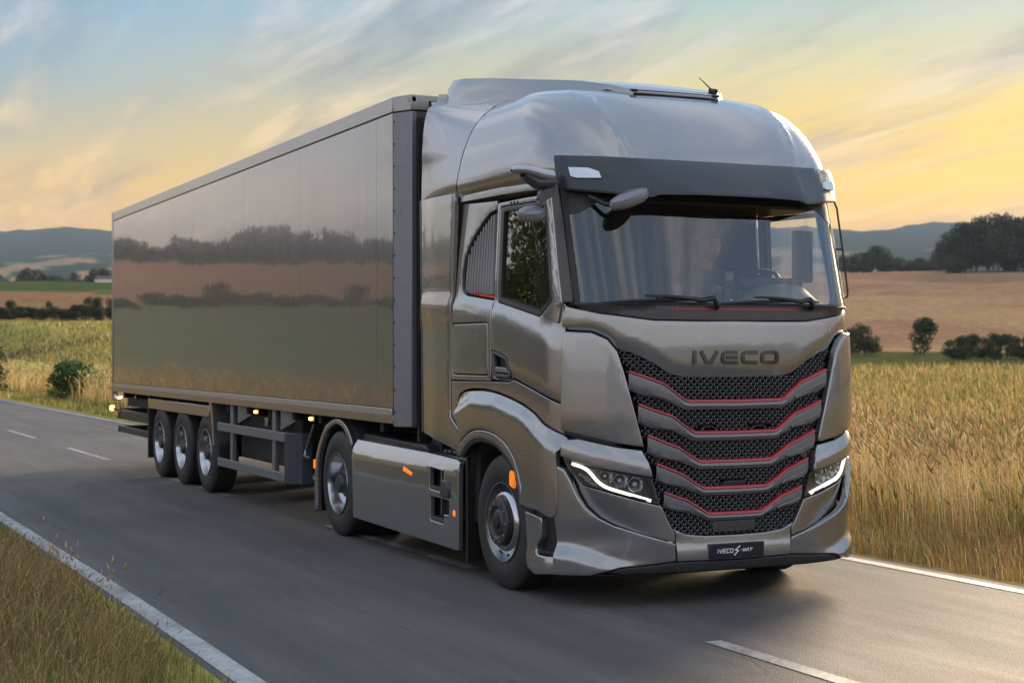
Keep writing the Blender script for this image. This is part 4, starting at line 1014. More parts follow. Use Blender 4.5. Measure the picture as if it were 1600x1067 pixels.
# ============================================================ DRIVER
drv = thing('person', 'person in a dark shirt at the wheel, seen dimly through the windscreen', 'person', (0, 0, 0))
def skin_body(name, V, E_, rad, m, parent, root=0, sub=2):
    me = bpy.data.meshes.new(name); me.from_pydata(V, E_, []); me.materials.append(m)
    o = bpy.data.objects.new(name, me); link(o, parent)
    o.modifiers.new('k', 'SKIN'); me.skin_vertices or None
    for i, r_ in enumerate(rad):
        sv = me.skin_vertices[0].data[i]; sv.radius = (r_, r_) if not isinstance(r_, tuple) else r_; sv.use_root = (i == root)
    sm = o.modifiers.new('s', 'SUBSURF'); sm.levels = sub; sm.render_levels = sub
    return o
y0 = .60
V = [(-.14, y0, 1.98), (-.16, y0, 2.12), (-.15, y0, 2.28), (-.12, y0, 2.40), (-.10, y0, 2.44), (-.09, y0, 2.455),
     (-.11, y0-.19, 2.375), (.06, y0-.25, 2.16), (.30, y0-.21, 2.21), (-.11, y0+.19, 2.375), (.06, y0+.25, 2.16), (.32, y0+.18, 2.27),
     (.05, y0-.10, 1.97), (.32, y0-.13, 1.99), (.05, y0+.10, 1.97), (.32, y0+.13, 1.99), (.42, y0-.13, 1.66), (.42, y0+.13, 1.66)]
E1 = [(0, 1), (1, 2), (2, 3), (3, 4), (4, 5), (3, 6), (6, 7), (7, 8), (3, 9), (9, 10), (10, 11), (0, 12), (12, 13), (0, 14), (14, 15), (13, 16), (15, 17)]
rad = [(.15, .11), (.14, .10), (.16, .11), (.11, .08), .060, .056, .065, .048, .036, .065, .048, .036, .09, .07, .09, .07, .05, .05]
skin_body('body', V, E1, rad, SHIRT, drv)
# head: one shaped mesh with nose, brow, chin, ears
def head(c, sc, parent):
    mb = MB(); G = []; nu, nv = 40, 30
    for j in range(nv+1):
        ph_ = math.pi*j/nv; row_ = []
        for i in range(nu+1):
            th = 2*math.pi*i/nu; x, y, z = math.sin(ph_)*math.cos(th), math.sin(ph_)*math.sin(th), math.cos(ph_)
            # skull wider above, jaw narrower below, chin forward
            wy = .076*(1-.28*sstep(-z)); wx = .095*(1-.10*sstep(-z*1.2)); p = [x*wx, y*wy, z*.118]
            if x > 0: p[0] += .010*sstep(-z*1.6)*math.exp(-(y/.5)**2)                                   # chin
            f = max(0, x)
            p[0] += .024*f*math.exp(-((y)/.16)**2)*math.exp(-((z+.08)/.17)**2)                            # nose
            p[0] += .006*f*math.exp(-((z-.20)/.10)**2)                                                  # brow
            for sy in (-1, 1): p[0] -= .010*f*math.exp(-((y-sy*.38)/.17)**2)*math.exp(-((z-.05)/.10)**2)   # eye sockets
            p[0] += .006*f*math.exp(-((y)/.28)**2)*(math.exp(-((z+.42)/.05)**2)+math.exp(-((z+.53)/.05)**2))-.003*f*math.exp(-((y)/.30)**2)*math.exp(-((z+.475)/.025)**2)
            for sy in (-1, 1): p[1] += sy*.016*math.exp(-((x+.10)/.16)**2)*math.exp(-((z+.02)/.22)**2)*(1 if y*sy > .6 else 0)
            row_.append(p)
        G.append(row_)
    mb.grid(G); rz = Matrix.Rotation(R(-6), 4, 'Z')
    mb.v = [tuple(Vector(c)+(rz @ Vector(v))*sc) for v in mb.v]; return mb.build('head', SKIN, parent, ang=80)
hc = (-.005, y0, 2.61)
hd = head(hc, 1.0, drv)
G = []
for j in range(12):
    ph_ = math.pi*.56*j/11; G.append([tuple(Vector(hc)+Vector((math.sin(ph_)*math.cos(th)*.104-.012-(.012 if math.cos(th) > 0 else 0)*math.sin(ph_), math.sin(ph_)*math.sin(th)*.086, math.cos(ph_)*.128-(.0 if math.cos(th) < .3 else -.055*sstep((ph_-.7)/.7)) ))) for th in np.linspace(0, 2*math.pi, 33)])
MB().grid(G).build('hair', HAIR, hd, ang=80)
for sy in (-1, 1): MB().lathe([(.001, -.012), (.008, -.009), (.011, 0), (.008, .009), (.001, .012)], c=(hc[0]+.073, y0-.008+sy*.029, hc[2]+.006), n=12).build('eye', HAIR, hd)
MB().tube([(-.10, y0, 2.40), (-.075, y0, 2.47), (-.035, y0, 2.54), (-.02, y0, 2.60)], [.058, .054, .050, .05], 16).build('neck', SKIN, drv, ang=80)
MB().tube([(hc[0]+.094, y0+t_*.024-.008, hc[2]-.056-.002*abs(t_)) for t_ in (-1, -.5, 0, .5, 1)], .0022, 6).build('mouth', mat('lips', (.22, .08, .07), .5), hd)
for sy in (-1, 1): MB().tube([(hc[0]+.086, y0-.008+sy*(.030+.016*t_), hc[2]+.030+.003*(1-t_*t_)) for t_ in (-1, -.3, .3, 1)], .0034, 6).build('eyebrow', HAIR, hd)
# hands on the rim: palm and five fingers curled over it
def hand(c, sy, parent):
    c = Vector(c); V = [c+Vector((-.05, 0, -.02)), c+Vector((0, 0, 0))]; E_ = [(0, 1)]; rr = [.026, (.036, .020)]
    for k in range(4):
        b0 = len(V); off_ = Vector((0, sy*(-.030+.020*k), 0)); ln = (1, 1.1, 1.05, .85)[k]
        V += [c+off_+Vector((.035, 0, .014)), c+off_+Vector((.060*ln, 0, .0)), c+off_+Vector((.055*ln, 0, -.028)), c+off_+Vector((.030, 0, -.034))]
        E_ += [(1, b0), (b0, b0+1), (b0+1, b0+2), (b0+2, b0+3)]; rr += [.010, .009, .0085, .008]
    b0 = len(V); V += [c+Vector((.0, sy*-.040, -.012)), c+Vector((.02, sy*-.052, -.022)), c+Vector((.045, sy*-.046, -.028))]; E_ += [(1, b0), (b0, b0+1), (b0+1, b0+2)]; rr += [.012, .010, .009]
    return skin_body('hand', V, E_, rr, SKIN, parent, root=1)
hand((.40, y0-.205, 2.255), 1, drv); hand((.42, y0+.195, 2.285), -1, drv)

# ============================================================ TRAILER
trl = thing('semi_trailer', 'long grey-brown glossy box trailer coupled behind the tractor, on three axles', 'trailer', (-2.2, 0, 0))
TX = Vector((-2.2, 0, 0))
def T(o): return o
XF, XR, YT, ZB, ZT = -2.20, -14.85, 1.28, 1.15, 4.005
def tb(name, m, x0, x1, ya, yb, z0, z1, bevel=0, parent=trl, **k):
    ya, yb = sorted((ya, yb)); x0, x1 = sorted((x0, x1))
    mb = MB().box(x0, x1, ya, yb, z0, z1); mb.v = [(v[0]+2.2, v[1], v[2]) for v in mb.v]; return mb.build(name, m, parent, bevel=bevel, **k)
def tm(mb, name, m, parent=trl, **k):
    mb.v = [(v[0]+2.2, v[1], v[2]) for v in mb.v]; return mb.build(name, m, parent, **k)
seams = [XR+.05, -11.90, -9.50, -7.07, -4.91, -2.62, XF-.005]
for sg in (-1, 1):
    for i in range(6):
        tb('side_panel', TPANEL, seams[i]+.002, seams[i+1]-.002, sg*(YT-.05), sg*(YT-.004), 1.285, 3.86)
    tb('top_rail', TRAIL, XR, XF, sg*(YT-.07), sg*YT, 3.866, ZT, bevel=.012)
    tb('lower_strip', TRAILL, XR+.02, XF-.03, sg*(YT-.06), sg*(YT+.004), 1.215, 1.277, bevel=.004)
    tb('bottom_rail', TRAIL, XR, XF, sg*(YT-.07), sg*YT, 1.145, 1.2145, bevel=.004)
    tb('rear_post', TRAIL, XR-.06, XR+.045, sg*(YT-.08), sg*(YT+.004), 1.0, ZT+.004, bevel=.01)
    # chamfered front corner
    mb = MB(); ch = [(XF+.004, YT-.002), (XF+.20, YT-.10), (XF+.20, YT-.15), (XF+.0, YT-.05)]
    z0, z1 = 1.12, 3.862
    vs = [(x, sg*y, z) for z in (z0, z1) for x, y in ch]; mb.add(vs, [(0, 1, 5, 4), (1, 2, 6, 5), (2, 3, 7, 6), (3, 0, 4, 7), (0, 1, 2, 3), (4, 5, 6, 7)])
    tm(mb, 'corner_pillar', TRAIL if 0 else GUARD, bevel=.008)
    mb = MB(); vs = [(x, sg*y, z) for z in (3.868, ZT) for x, y in ch]; mb.add(vs, [(0, 1, 5, 4), (1, 2, 6, 5), (2, 3, 7, 6), (3, 0, 4, 7), (0, 1, 2, 3), (4, 5, 6, 7)])
    tm(mb, 'corner_cap', TRAIL, bevel=.008)
    for k in range(14):
        z = 1.25+k*.195; mb = MB(); mb.lathe([(.001, -.004*1), (.008, -.003), (.009, .004)], c=(XF+.018, 0, z), n=8); mb.v = [(v[0], sg*(YT-.006-v[1]), v[2]) for v in mb.v]; tm(mb, 'rivet', BLACK)
tb('front_wall', TRIM, XF+.02, XF+.196, -(YT-.14), YT-.14, 1.15, 3.862, bevel=.01)
tb('front_top_rail', TRAIL, XF+.02, XF+.205, -(YT-.14), YT-.14, 3.868, ZT-.002, bevel=.01)
tb('front_rib', TRIM, XF+.198, XF+.222, -.92, -.86, 1.2, 3.84); tb('front_rib', TRIM, XF+.198, XF+.222, .86, .92, 1.2, 3.84)
tb('corner_frame', BLACK, XF+.198, XF+.245, -1.13, -1.06, 1.0, 3.80); tb('corner_frame', BLACK, XF+.198, XF+.245, 1.06, 1.13, 1.0, 3.80)
for sg in (-1, 1):
    tb('marker_surround', BLACK, XF+.206, XF+.212, sg*.84, sg*1.02, 3.905, 3.955, bevel=.003); tb('marker_lens', WHITELAMP, XF+.213, XF+.223, sg*.86, sg*1.00, 3.915, 3.945, bevel=.004)
    tb('front_marker', WHITELAMP, XF+.198, XF+.235, sg*1.07, sg*1.12, 1.22, 1.27, bevel=.005)
tb('roof_skin', TRAIL, XR+.01, XF+.2, -(YT-.08), YT-.08, ZT-.06, ZT-.02)
tb('rear_wall', TRAIL, XR-.03, XR+.02, -(YT-.09), YT-.09, 1.15, ZT-.08)
tb('floor_deck', DEEP, XR+.02, XF+.02, -(YT-.09), YT-.09, 1.15, 1.27)
mb = MB()
for sg in (-1, 1):
    mb.box(XR+.1, -6.0, sg*.62-.05, sg*.62+.05, .78, 1.14); mb.box(-6.0, XF, sg*.62-.05, sg*.62+.05, 1.0, 1.14)
for x in np.arange(XR+.4, XF, .9): mb.box(x-.05, x+.05, -1.18, 1.18, 1.05, 1.145)
tm(mb, 'chassis_beams', DEEP)
tb('underframe_light_block', DEEP, -8.0, -5.6, -1.05, 1.05, .50, 1.05, bevel=.03)  # dark box added so that no light shows through below the trailer
tb('axle_light_block', DEEP, -12.1, -8.5, -.75, .75, .45, 1.05, bevel=.03)  # dark infill added between the axles to shut out light from behind
tb('document_box', STEEL, -6.72, -6.60, -1.13, -1.10, .93, 1.03, bevel=.005)
for sg in (-1, 1):
    gd = bpy.data.objects.new('side_guard', None); link(gd, trl)
    def gb(name, x0, x1, z0, z1, t_=.03, m_=GUARD, y_=1.262, bev=.006): tb(name, m_, x0, x1, sg*(y_-t_), sg*y_, z0, z1, bev, gd)
    gb('guard_rail', -8.32, -5.52, .812, .915); gb('guard_rail', -8.32, -5.52, .385, .485)
    for x in (-7.78, -6.02): gb('guard_post', x-.075, x+.04, .33+.06, 1.135, .05, y_=1.225)
    for x in (-7.70, -5.93): 
        mb = MB(); mb.add([(x-.02, sg*1.17, 1.14), (x+.30, sg*.9, 1.14), (x-.02, sg*1.17, .92), (x-.02, sg*1.10, .92)], [(0, 1, 2), (1, 3, 2), (0, 2, 3), (0, 3, 1)]); tm(mb, 'guard_bracket', GUARD, gd)
    mb = MB(); cp = [(-5.52, 1.262), (-5.40, 1.262), (-5.28, 1.235), (-5.20, 1.16), (-5.18, 1.05), (-5.23, 1.05), (-5.27, 1.13), (-5.35, 1.20), (-5.52, 1.225)]
    n = len(cp); mb.add([(x, sg*y, z) for z in (.378, .920) for x, y in cp], [tuple(range(n)), tuple(range(n, 2*n))]+[(i, (i+1) % n, n+(i+1) % n, n+i) for i in range(n)])
    tm(mb, 'guard_end', mat('dark_blue_grey_cover', (.040, .044, .062), .5, .2) if sg < 0 else GUARD, gd, bevel=.01)
    # mudguard over the three axles
    tb('mudguard_top', TRAIL, -12.30, -8.74, sg*(1.23), sg*(1.262), .955, 1.10, bevel=.01)
    tb('mudguard_deck', DEEP, -12.28, -8.60, sg*.85, sg*1.23, 1.06, 1.09)
    mb = MB(); mb.add([(-12.31, sg*1.262, 1.09), (-12.31, sg*1.262, .24), (-12.27, sg*1.262, .24), (-12.25, sg*1.262, .955), (-12.31, sg*.88, 1.09), (-12.31, sg*.88, .24), (-12.27, sg*.88, .24), (-12.25, sg*.88, .955)],
                      [(0, 1, 2, 3), (4, 5, 6, 7), (0, 1, 5, 4), (1, 2, 6, 5), (2, 3, 7, 6), (3, 0, 4, 7)]); tm(mb, 'rear_flap', BLACK)
    mb = MB(); mb.add([(-8.74, sg*1.262, 1.14), (-8.60, sg*1.262, 1.14), (-8.53, sg*1.262, .95), (-8.48, sg*1.262, .62), (-8.54, sg*1.262, .62), (-8.60, sg*1.262, .90),
                       (-8.74, sg*1.0, 1.14), (-8.60, sg*1.0, 1.14), (-8.53, sg*1.0, .95), (-8.48, sg*1.0, .62), (-8.54, sg*1.0, .62), (-8.60, sg*1.0, .90)],
                      [(0, 1, 2, 5), (2, 3, 4, 5), (6, 7, 8, 11), (8, 9, 10, 11)]+[(i, (i+1) % 6, 6+(i+1) % 6, 6+i) for i in range(6)]); tm(mb, 'mudguard_front_flap', TRAIL)
    # landing gear
    tb('landing_leg', DEEP, -4.98, -4.84, sg*.86, sg*1.0, .30, 1.05, bevel=.01); tb('landing_foot', DEEP, -5.03, -4.79, sg*.80, sg*1.06, .27, .31, bevel=.01)
    tm(MB().tube([(-5.05, sg*1.08, 1.02), (-5.20, sg*1.12, .74), (-5.19, sg*1.14, .68), (-5.0, sg*1.14, .67)], .016, 6), 'landing_crank', STEEL)
    # lamps
    for x in (-13.66, -11.0 if 0 else -7.02, -4.95):
        c = (x, sg*1.13, 1.085); tb('side_lamp', AMBERLIT, x-.035, x+.035, sg*1.13, sg*1.165, 1.065, 1.100, bevel=.012); tb('side_lamp_base', BLACK, x-.06, x+.06, sg*1.08, sg*1.13, 1.05, 1.12)
    for k in range(4): tb('rear_marker', mat('lit_rear_cluster', (1, .8, .55), .4, emit=3, ecol=(1, .80, .55)) if not bpy.data.materials.get('lit_rear_cluster') else bpy.data.materials['lit_rear_cluster'], XR-.02+k*.10, XR+.02+k*.10, sg*1.19, sg*1.215, 1.015+.008*k, 1.05+.008*k, bevel=.01)
    tm(MB().tube([(XR+.1, sg*1.0, .78), (XR-.05, sg*1.12, .82), (XR-.22, sg*1.22, .86)], .02, 8), 'outline_arm', BLACK)
    mb = MB(); mb.lathe([(.001, -.045), (.03, -.04), (.042, 0), (.03, .04), (.001, .045)], c=(XR-.26, sg*1.24, .87), axis='z', n=14); tm(mb, 'outline_lamp', AMBERLIT)
tb('underrun_bar', BLACK, XR+.02, XR+.12, -1.20, 1.20, .50, .60, bevel=.01); tb('rear_cross_beam', BLACK, XR, XR+.14, -1.2, 1.2, .72, .88, bevel=.01)
tb('carrier_side', BLACK, XR+.1, -12.5, -1.19, -1.13, .71, .86, bevel=.01); tb('carrier_side', BLACK, XR+.1, -12.5, 1.13, 1.19, .71, .86, bevel=.01)
tb('carrier_side', BLACK, XR+.02, -12.5, -1.19, -1.13, .50, .60, bevel=.01); tb('carrier_side', BLACK, XR+.02, -12.5, 1.13, 1.19, .50, .60, bevel=.01)
tb('ladder_box', DEEP, -14.3, -12.5, -1.15, -.9, .93, 1.06); tb('ladder_box', DEEP, -14.3, -12.5, .9, 1.15, .93, 1.06)
for k in range(3):
    x = -8.963-1.31*k
    tm(MB().lathe([(.065, -1.0), (.065, 1.0)], c=(x, 0, .504), n=12), 'trailer_axle', DEEP)
first = None
for k in range(3):
    for sg in (-1, 1):
        if first is None: first = w_ = wheel_deep(trl, 'trailer_wheel', False, .12)
        else: w_ = copy_tree(first, trl)
        w_.location = (-8.963-1.31*k+2.2, sg*1.25, .504); w_.rotation_euler = (0, 0, math.pi if sg > 0 else 0)
# ============================================================ LAND
def nz2(x, y, seed=0):
    """numpy value noise, 0..1"""
    x = np.asarray(x, float); y = np.asarray(y, float); xi = np.floor(x).astype(np.int64); yi = np.floor(y).astype(np.int64); xf = x-xi; yf = y-yi
    def hsh(a, b):
        n = (a*374761393 + b*668265263 + seed*1442695041) & 0x7fffffff; n = ((n ^ (n >> 13))*1274126177) & 0x7fffffff; return ((n ^ (n >> 16)) & 0xffff)/65535.
    u = xf*xf*(3-2*xf); v = yf*yf*(3-2*yf)
    return (hsh(xi, yi)*(1-u)+hsh(xi+1, yi)*u)*(1-v)+(hsh(xi, yi+1)*(1-u)+hsh(xi+1, yi+1)*u)*v
def fbm(x, y, o=4, seed=0):
    s = 0; a = .5
    for k in range(o): s = s+a*nz2(x*2**k, y*2**k, seed+k); a *= .5
    return s
def sst(t): t = np.clip(t, 0, 1); return t*t*(3-2*t)
CX, CY = 10.7, -6.2
PA = np.array([(0, 0), (55, 0), (100, 1.3), (160, 5.1), (168, 5.2), (300, 12.6), (450, 21.5), (560, 23), (900, 30), (1400, 62), (2300, 140), (3300, 252), (3800, 240), (4300, 180)])
PB = np.array([(0, 0), (60, 0), (120, .45), (150, 1.3), (180, 2.3), (300, 11.5), (450, 23.2), (520, 25.5), (900, 32), (1500, 70), (2500, 165), (3500, 268), (3900, 255), (4300, 200)])
PC = np.array([(0, 0), (60, 0), (120, 1.0), (250, 8.5), (450, 26.5), (600, 36), (900, 44), (1500, 60), (3000, 120), (5000, 60)])
def hgt(x, y):
    x = np.asarray(x, float); y = np.asarray(y, float)
    dx, dy = x-CX, y-CY; r = np.hypot(dx, dy); az = np.degrees(np.arctan2(dy, -dx))
    a = np.interp(r, PA[:, 0], PA[:, 1]); b_ = np.interp(r, PB[:, 0], PB[:, 1]); c = np.interp(r, PC[:, 0], PC[:, 1])
    w1 = sst((az-15)/12); h = a*(1-w1)+b_*w1; w2 = sst((3-az)/9)*(az > -120); h = h*(1-w2)+c*w2
    w3 = sst((np.abs(az)-75)/40); h = h*(1-w3)+b_*.55*w3
    ridge = (fbm(az/3.2+40, r/900., 4, 3)-.47)*sst((r-1100)/1800)*36 + (fbm(az/.8, r/400., 3, 9)-.45)*sst((r-2000)/1200)*20
    roll_ = (fbm(x/60., y/60., 3, 5)-.45)*sst((r-60)/240)*3.2
    flat = sst((np.abs(y)-3)/14)+(r > 130)*sst((r-130)/60)
    return (h+roll_)*np.clip(flat, 0, 1)+ridge - .07*sst((np.abs(y+.85)-3.3)/.25) + .05*(fbm(x/1.3, y/1.3, 2, 2)-.4)*sst((np.abs(y+.85)-3.6)/.6)
rs = np.r_[0, np.geomspace(1.2, 4300, 330)]
az = np.r_[np.arange(-180, -35, 2.5), np.arange(-35, 58, .22), np.arange(58, 180, 2.5)]
AZ, RR = np.meshgrid(np.radians(az), rs); gx = CX-RR*np.cos(AZ); gy = CY+RR*np.sin(AZ); gz = hgt(gx, gy)
def field_col(x, y):
    dx, dy = x-CX, y-CY; r = np.hypot(dx, dy); A = np.degrees(np.arctan2(dy, -dx))
    wob = (fbm(x/40., y/40., 3, 21)-.45)
    C = np.zeros(x.shape+(3,))
    meadow = np.array([.38, .31, .085]); mead2 = np.array([.22, .21, .06]); gold = np.array([.33, .225, .09]); green = np.array([.075, .098, .034]); tan = np.array([.27, .155, .078]); brown = np.array([.31, .172, .098])
    wood = np.array([.028, .040, .020]); pale = np.array([.36, .22, .13]); lime = np.array([.12, .13, .04])
    def put(mask, col):
        C[mask] = col
    n1 = fbm(x/9., y/9., 3, 31)[..., None]; n2_ = sst((fbm(x/25., y/18., 3, 33)-.36)/.25)[..., None]
    base = meadow*(1-n2_)+mead2*n2_; C[:] = base*(.75+.55*n1)
    left = A < 15
    g = gold*(.7+.6*n1)
    rb = (~left) & (r < 118)
    C[rb] = (g*(1-.55*n2_)+mead2*.55*n2_)[rb]
    put((~left) & (r >= 118+10*wob) & (r < 160), np.array([.105, .105, .036]))
    put((~left) & (r >= 160+8*wob), brown)
    wsel = (~left) & (r >= 160+8*wob); gsl = sst((fbm(x/55.+3, y/26., 3, 77)-.33)/.22)[..., None]; C[wsel] = (C*(1-.7*gsl)+np.array([.42, .27, .13])*.7*gsl)[wsel]
    band = (~left) & (r >= 160) & (np.abs(np.sin((r*.020+A*.22+wob*1.6))) < .12); put(band, brown*1.12)
    put((~left) & (r >= 165) & (r < 600) & (np.abs((r-(235+ (A-38)*16+14*wob))) < 5), pale)
    put((~left) & (r >= 165) & (r < 600) & (np.abs((r-(330+ (A-38)*9+10*wob))) < 7), pale*.95)
    L1 = left & (A > -1)
    put(L1 & (r >= 162) & (r < 300+24*wob), tan); put(L1 & (r >= 300+24*wob) & (r < 455), green)
    put(L1 & (r >= 285+24*wob) & (r < 312) & (A > 10.2), lime)
    put(L1 & (r >= 120) & (r < 128+20*wob), np.array([.10, .055, .04]))
    L2 = A <= -1
    put(L2 & (r < 250), np.array([.17, .165, .085])); put(L2 & (r < 62), tan*1.4); put(L2 & (r >= 262+20*wob) & (r < 460), brown*1.15); put(L2 & (r >= 460), wood*1.3)
    far = (r >= 620) & (A > -1) & (A < 70)
    f1 = fbm(A/1.1, r/170., 3, 41); C[far] = np.where((f1 > .52)[..., None], pale*.8, np.where((f1 > .44)[..., None], green*1.3, wood))[far]
    C[far & (r > 2300)] = wood
    C *= (1+.25*(fbm(x/3., y/3., 2, 51)-.4))[..., None]
    return np.clip(C, .004, .9)
FC = field_col(gx, gy)
def gridmesh(name, X_, Y_, Z_, col, m, **props):
    nr, nc = X_.shape; me = bpy.data.meshes.new(name)
    V = np.stack([X_, Y_, Z_], -1).reshape(-1, 3).astype(np.float32)
    idx = np.arange(nr*nc).reshape(nr, nc); q = np.stack([idx[:-1, :-1], idx[1:, :-1], idx[1:, 1:], idx[:-1, 1:]], -1).reshape(-1, 4)
    me.vertices.add(len(V)); me.vertices.foreach_set('co', V.ravel()); me.loops.add(q.size); me.loops.foreach_set('vertex_index', q.ravel().astype(np.int32))
    me.polygons.add(len(q)); me.polygons.foreach_set('loop_start', np.arange(0, q.size, 4, dtype=np.int32)); me.polygons.foreach_set('loop_total', np.full(len(q), 4, np.int32))
    me.polygons.foreach_set('use_smooth', np.ones(len(q), bool)); me.update(calc_edges=True); me.validate()
    if col is not None:
        at = me.color_attributes.new('tint', 'FLOAT_COLOR', 'POINT'); at.data.foreach_set('color', np.c_[col.reshape(-1, 3), np.ones(len(V))].astype(np.float32).ravel())
    me.materials.append(m); o = bpy.data.objects.new(name, me); return link(o, None, **props)
def tintmat(name, rough=.85, nsc=1.5, amt=.5, bump=.6, dist=.08, trans=0.0, spec=.25):
    m = bpy.data.materials.new(name); m.use_nodes = True; t = m.node_tree; b = NB(t); p = t.nodes['Principled BSDF']
    at = b.n('ShaderNodeAttribute', attribute_name='tint'); co = b.n('ShaderNodeTexCoord').outputs['Object']
    p.inputs['Roughness'].default_value = rough; p.inputs['Specular IOR Level'].default_value = spec
    if amt:
        nz = b.n('ShaderNodeTexNoise', {0: co, 'Scale': nsc, 'Detail': 6.0, 'Roughness': .7})
        f = b.n('ShaderNodeMapRange', {0: nz.outputs[0], 1: .28, 2: .72, 3: 1-amt, 4: 1+amt}).outputs[0]
        hv = b.n('ShaderNodeHueSaturation', {'Value': f, 'Color': at.outputs['Color']}); t.links.new(hv.outputs[0], p.inputs['Base Color'])
        bp = b.n('ShaderNodeBump', {'Height': nz.outputs[0], 'Strength': bump, 'Distance': dist}); t.links.new(bp.outputs[0], p.inputs['Normal'])
    else: t.links.new(at.outputs['Color'], p.inputs['Base Color'])
    if trans:
        tl = b.n('ShaderNodeBsdfTranslucent', {0: at.outputs['Color']}); mx = b.n('ShaderNodeMixShader', {0: trans, 1: p.outputs[0], 2: tl.outputs[0]})
        t.links.new(mx.outputs[0], t.nodes['Material Output'].inputs[0])
    return m
GROUND = tintmat('field_soil_and_grass', nsc=.9, amt=.45, bump=.5, dist=.12, spec=0.0)
ground = gridmesh('ground', gx, gy, gz, FC, GROUND, kind='structure')
# --- road
def roff(x): return np.where(x < 0, .0165*x, 0.0)
def strip(name, x0, x1, ya, yb, z, m, n=60, follow=True, **props):
    X_ = np.linspace(x0, x1, n); o_ = roff(X_) if follow else X_*0
    Xg = np.stack([X_]*5); Yg = np.stack([ya+o_+(yb-ya)*k/4 for k in range(5)]); Zg = np.full(Xg.shape, z) + .02*0
    return gridmesh(name, Xg, Yg, Zg, None, m, **props)
def roadmat():
    m = bpy.data.materials.new('worn_asphalt'); m.use_nodes = True; t = m.node_tree; b = NB(t); p = t.nodes['Principled BSDF']
    co = b.n('ShaderNodeTexCoord').outputs['Object']
    fine = b.n('ShaderNodeTexNoise', {0: co, 'Scale': 55.0, 'Detail': 4.0, 'Roughness': .8})
    vor = b.n('ShaderNodeTexVoronoi', {0: co, 'Scale': 95.0})
    mp = b.n('ShaderNodeMapping', {0: co, 'Scale': (.25, 2.2, 1)}); streak = b.n('ShaderNodeTexNoise', {0: mp.outputs[0], 'Scale': 1.6, 'Detail': 5.0, 'Roughness': .6})
    big = b.n('ShaderNodeTexNoise', {0: co, 'Scale': .22, 'Detail': 4.0})
    sx_ = b.n('ShaderNodeSeparateXYZ', {0: co})
    v = b.m('ADD', b.m('MULTIPLY', fine.outputs[0], .55), b.m('ADD', b.m('MULTIPLY', streak.outputs[0], .5), b.m('MULTIPLY', big.outputs[0], .5)))
    base = b.ramp(v, [(.50, (.046, .041, .038)), (.78, (.094, .084, .079)), (1.0, (.15, .134, .125))])
    stone = b.ramp(vor.outputs['Color'], [(.80, (0, 0, 0)), (.95, (1, 1, 1))])
    base = b.mix(b.m('MULTIPLY', stone, .5), base, (.13, .125, .12))
    yy = sx_.outputs[1]; tr = 0.0
    for y0_ in (-3.3, -1.7, -.28, 1.48):
        q = b.m('DIVIDE', b.m('SUBTRACT', b.m('ADD', yy, b.m('MULTIPLY', big.outputs[0], .25)), y0_+.12), .30); e = b.m('POWER', 2.718, b.m('MULTIPLY', b.m('MULTIPLY', q, q), -1.0)); tr = b.m('ADD', e, tr)
    base = b.mix(b.m('MULTIPLY', tr, .38), base, (.048, .045, .044))
    pt = b.ramp(b.n('ShaderNodeTexNoise', {0: b.n('ShaderNodeMapping', {0: co, 'Scale': (.35, 1.1, 1)}).outputs[0], 'Scale': .9, 'Detail': 2.0}).outputs[0], [(.60, (0, 0, 0)), (.63, (1, 1, 1))])
    base = b.mix(b.m('MULTIPLY', pt, .30), base, (.045, .043, .042))
    # cracks and sealed joints, long and thin
    mpc = b.n('ShaderNodeMapping', {0: co, 'Scale': (.16, .55, 1)}); dn = b.n('ShaderNodeTexNoise', {0: co, 'Scale': 1.1, 'Detail': 4.0})
    vv = b.n('ShaderNodeVectorMath', {0: mpc.outputs[0], 1: b.n('ShaderNodeVectorMath', {0: dn.outputs['Color'], 'Scale': .22}, operation='SCALE').outputs[0]}, operation='ADD')
    cr = b.n('ShaderNodeTexVoronoi', {0: vv.outputs[0], 'Scale': 1.0}, feature='DISTANCE_TO_EDGE')
    ck = b.ramp(cr.outputs['Distance'], [(.0, (1, 1, 1)), (.006, (0, 0, 0))])
    ckm = b.m('MULTIPLY', ck, b.ramp(big.outputs[0], [(.45, (0, 0, 0)), (.6, (1, 1, 1))]))
    base = b.mix(b.m('MULTIPLY', ckm, .38), base, (.012, .012, .012))
    t.links.new(base, p.inputs['Base Color'])
    t.links.new(b.n('ShaderNodeMapRange', {0: v, 1: .5, 2: 1.0, 3: .80, 4: .66}).outputs[0], p.inputs['Roughness'])
    hh = b.m('SUBTRACT', b.m('ADD', fine.outputs[0], b.m('MULTIPLY', vor.outputs['Distance'], .8)), b.m('MULTIPLY', ckm, .8))
    bp = b.n('ShaderNodeBump', {'Height': hh, 'Strength': .45, 'Distance': .006}); t.links.new(bp.outputs[0], p.inputs['Normal'])
    return m
ASPH = roadmat()
strip('road', -150, 90, -3.98, 2.32, .004, ASPH, 120, kind='structure')
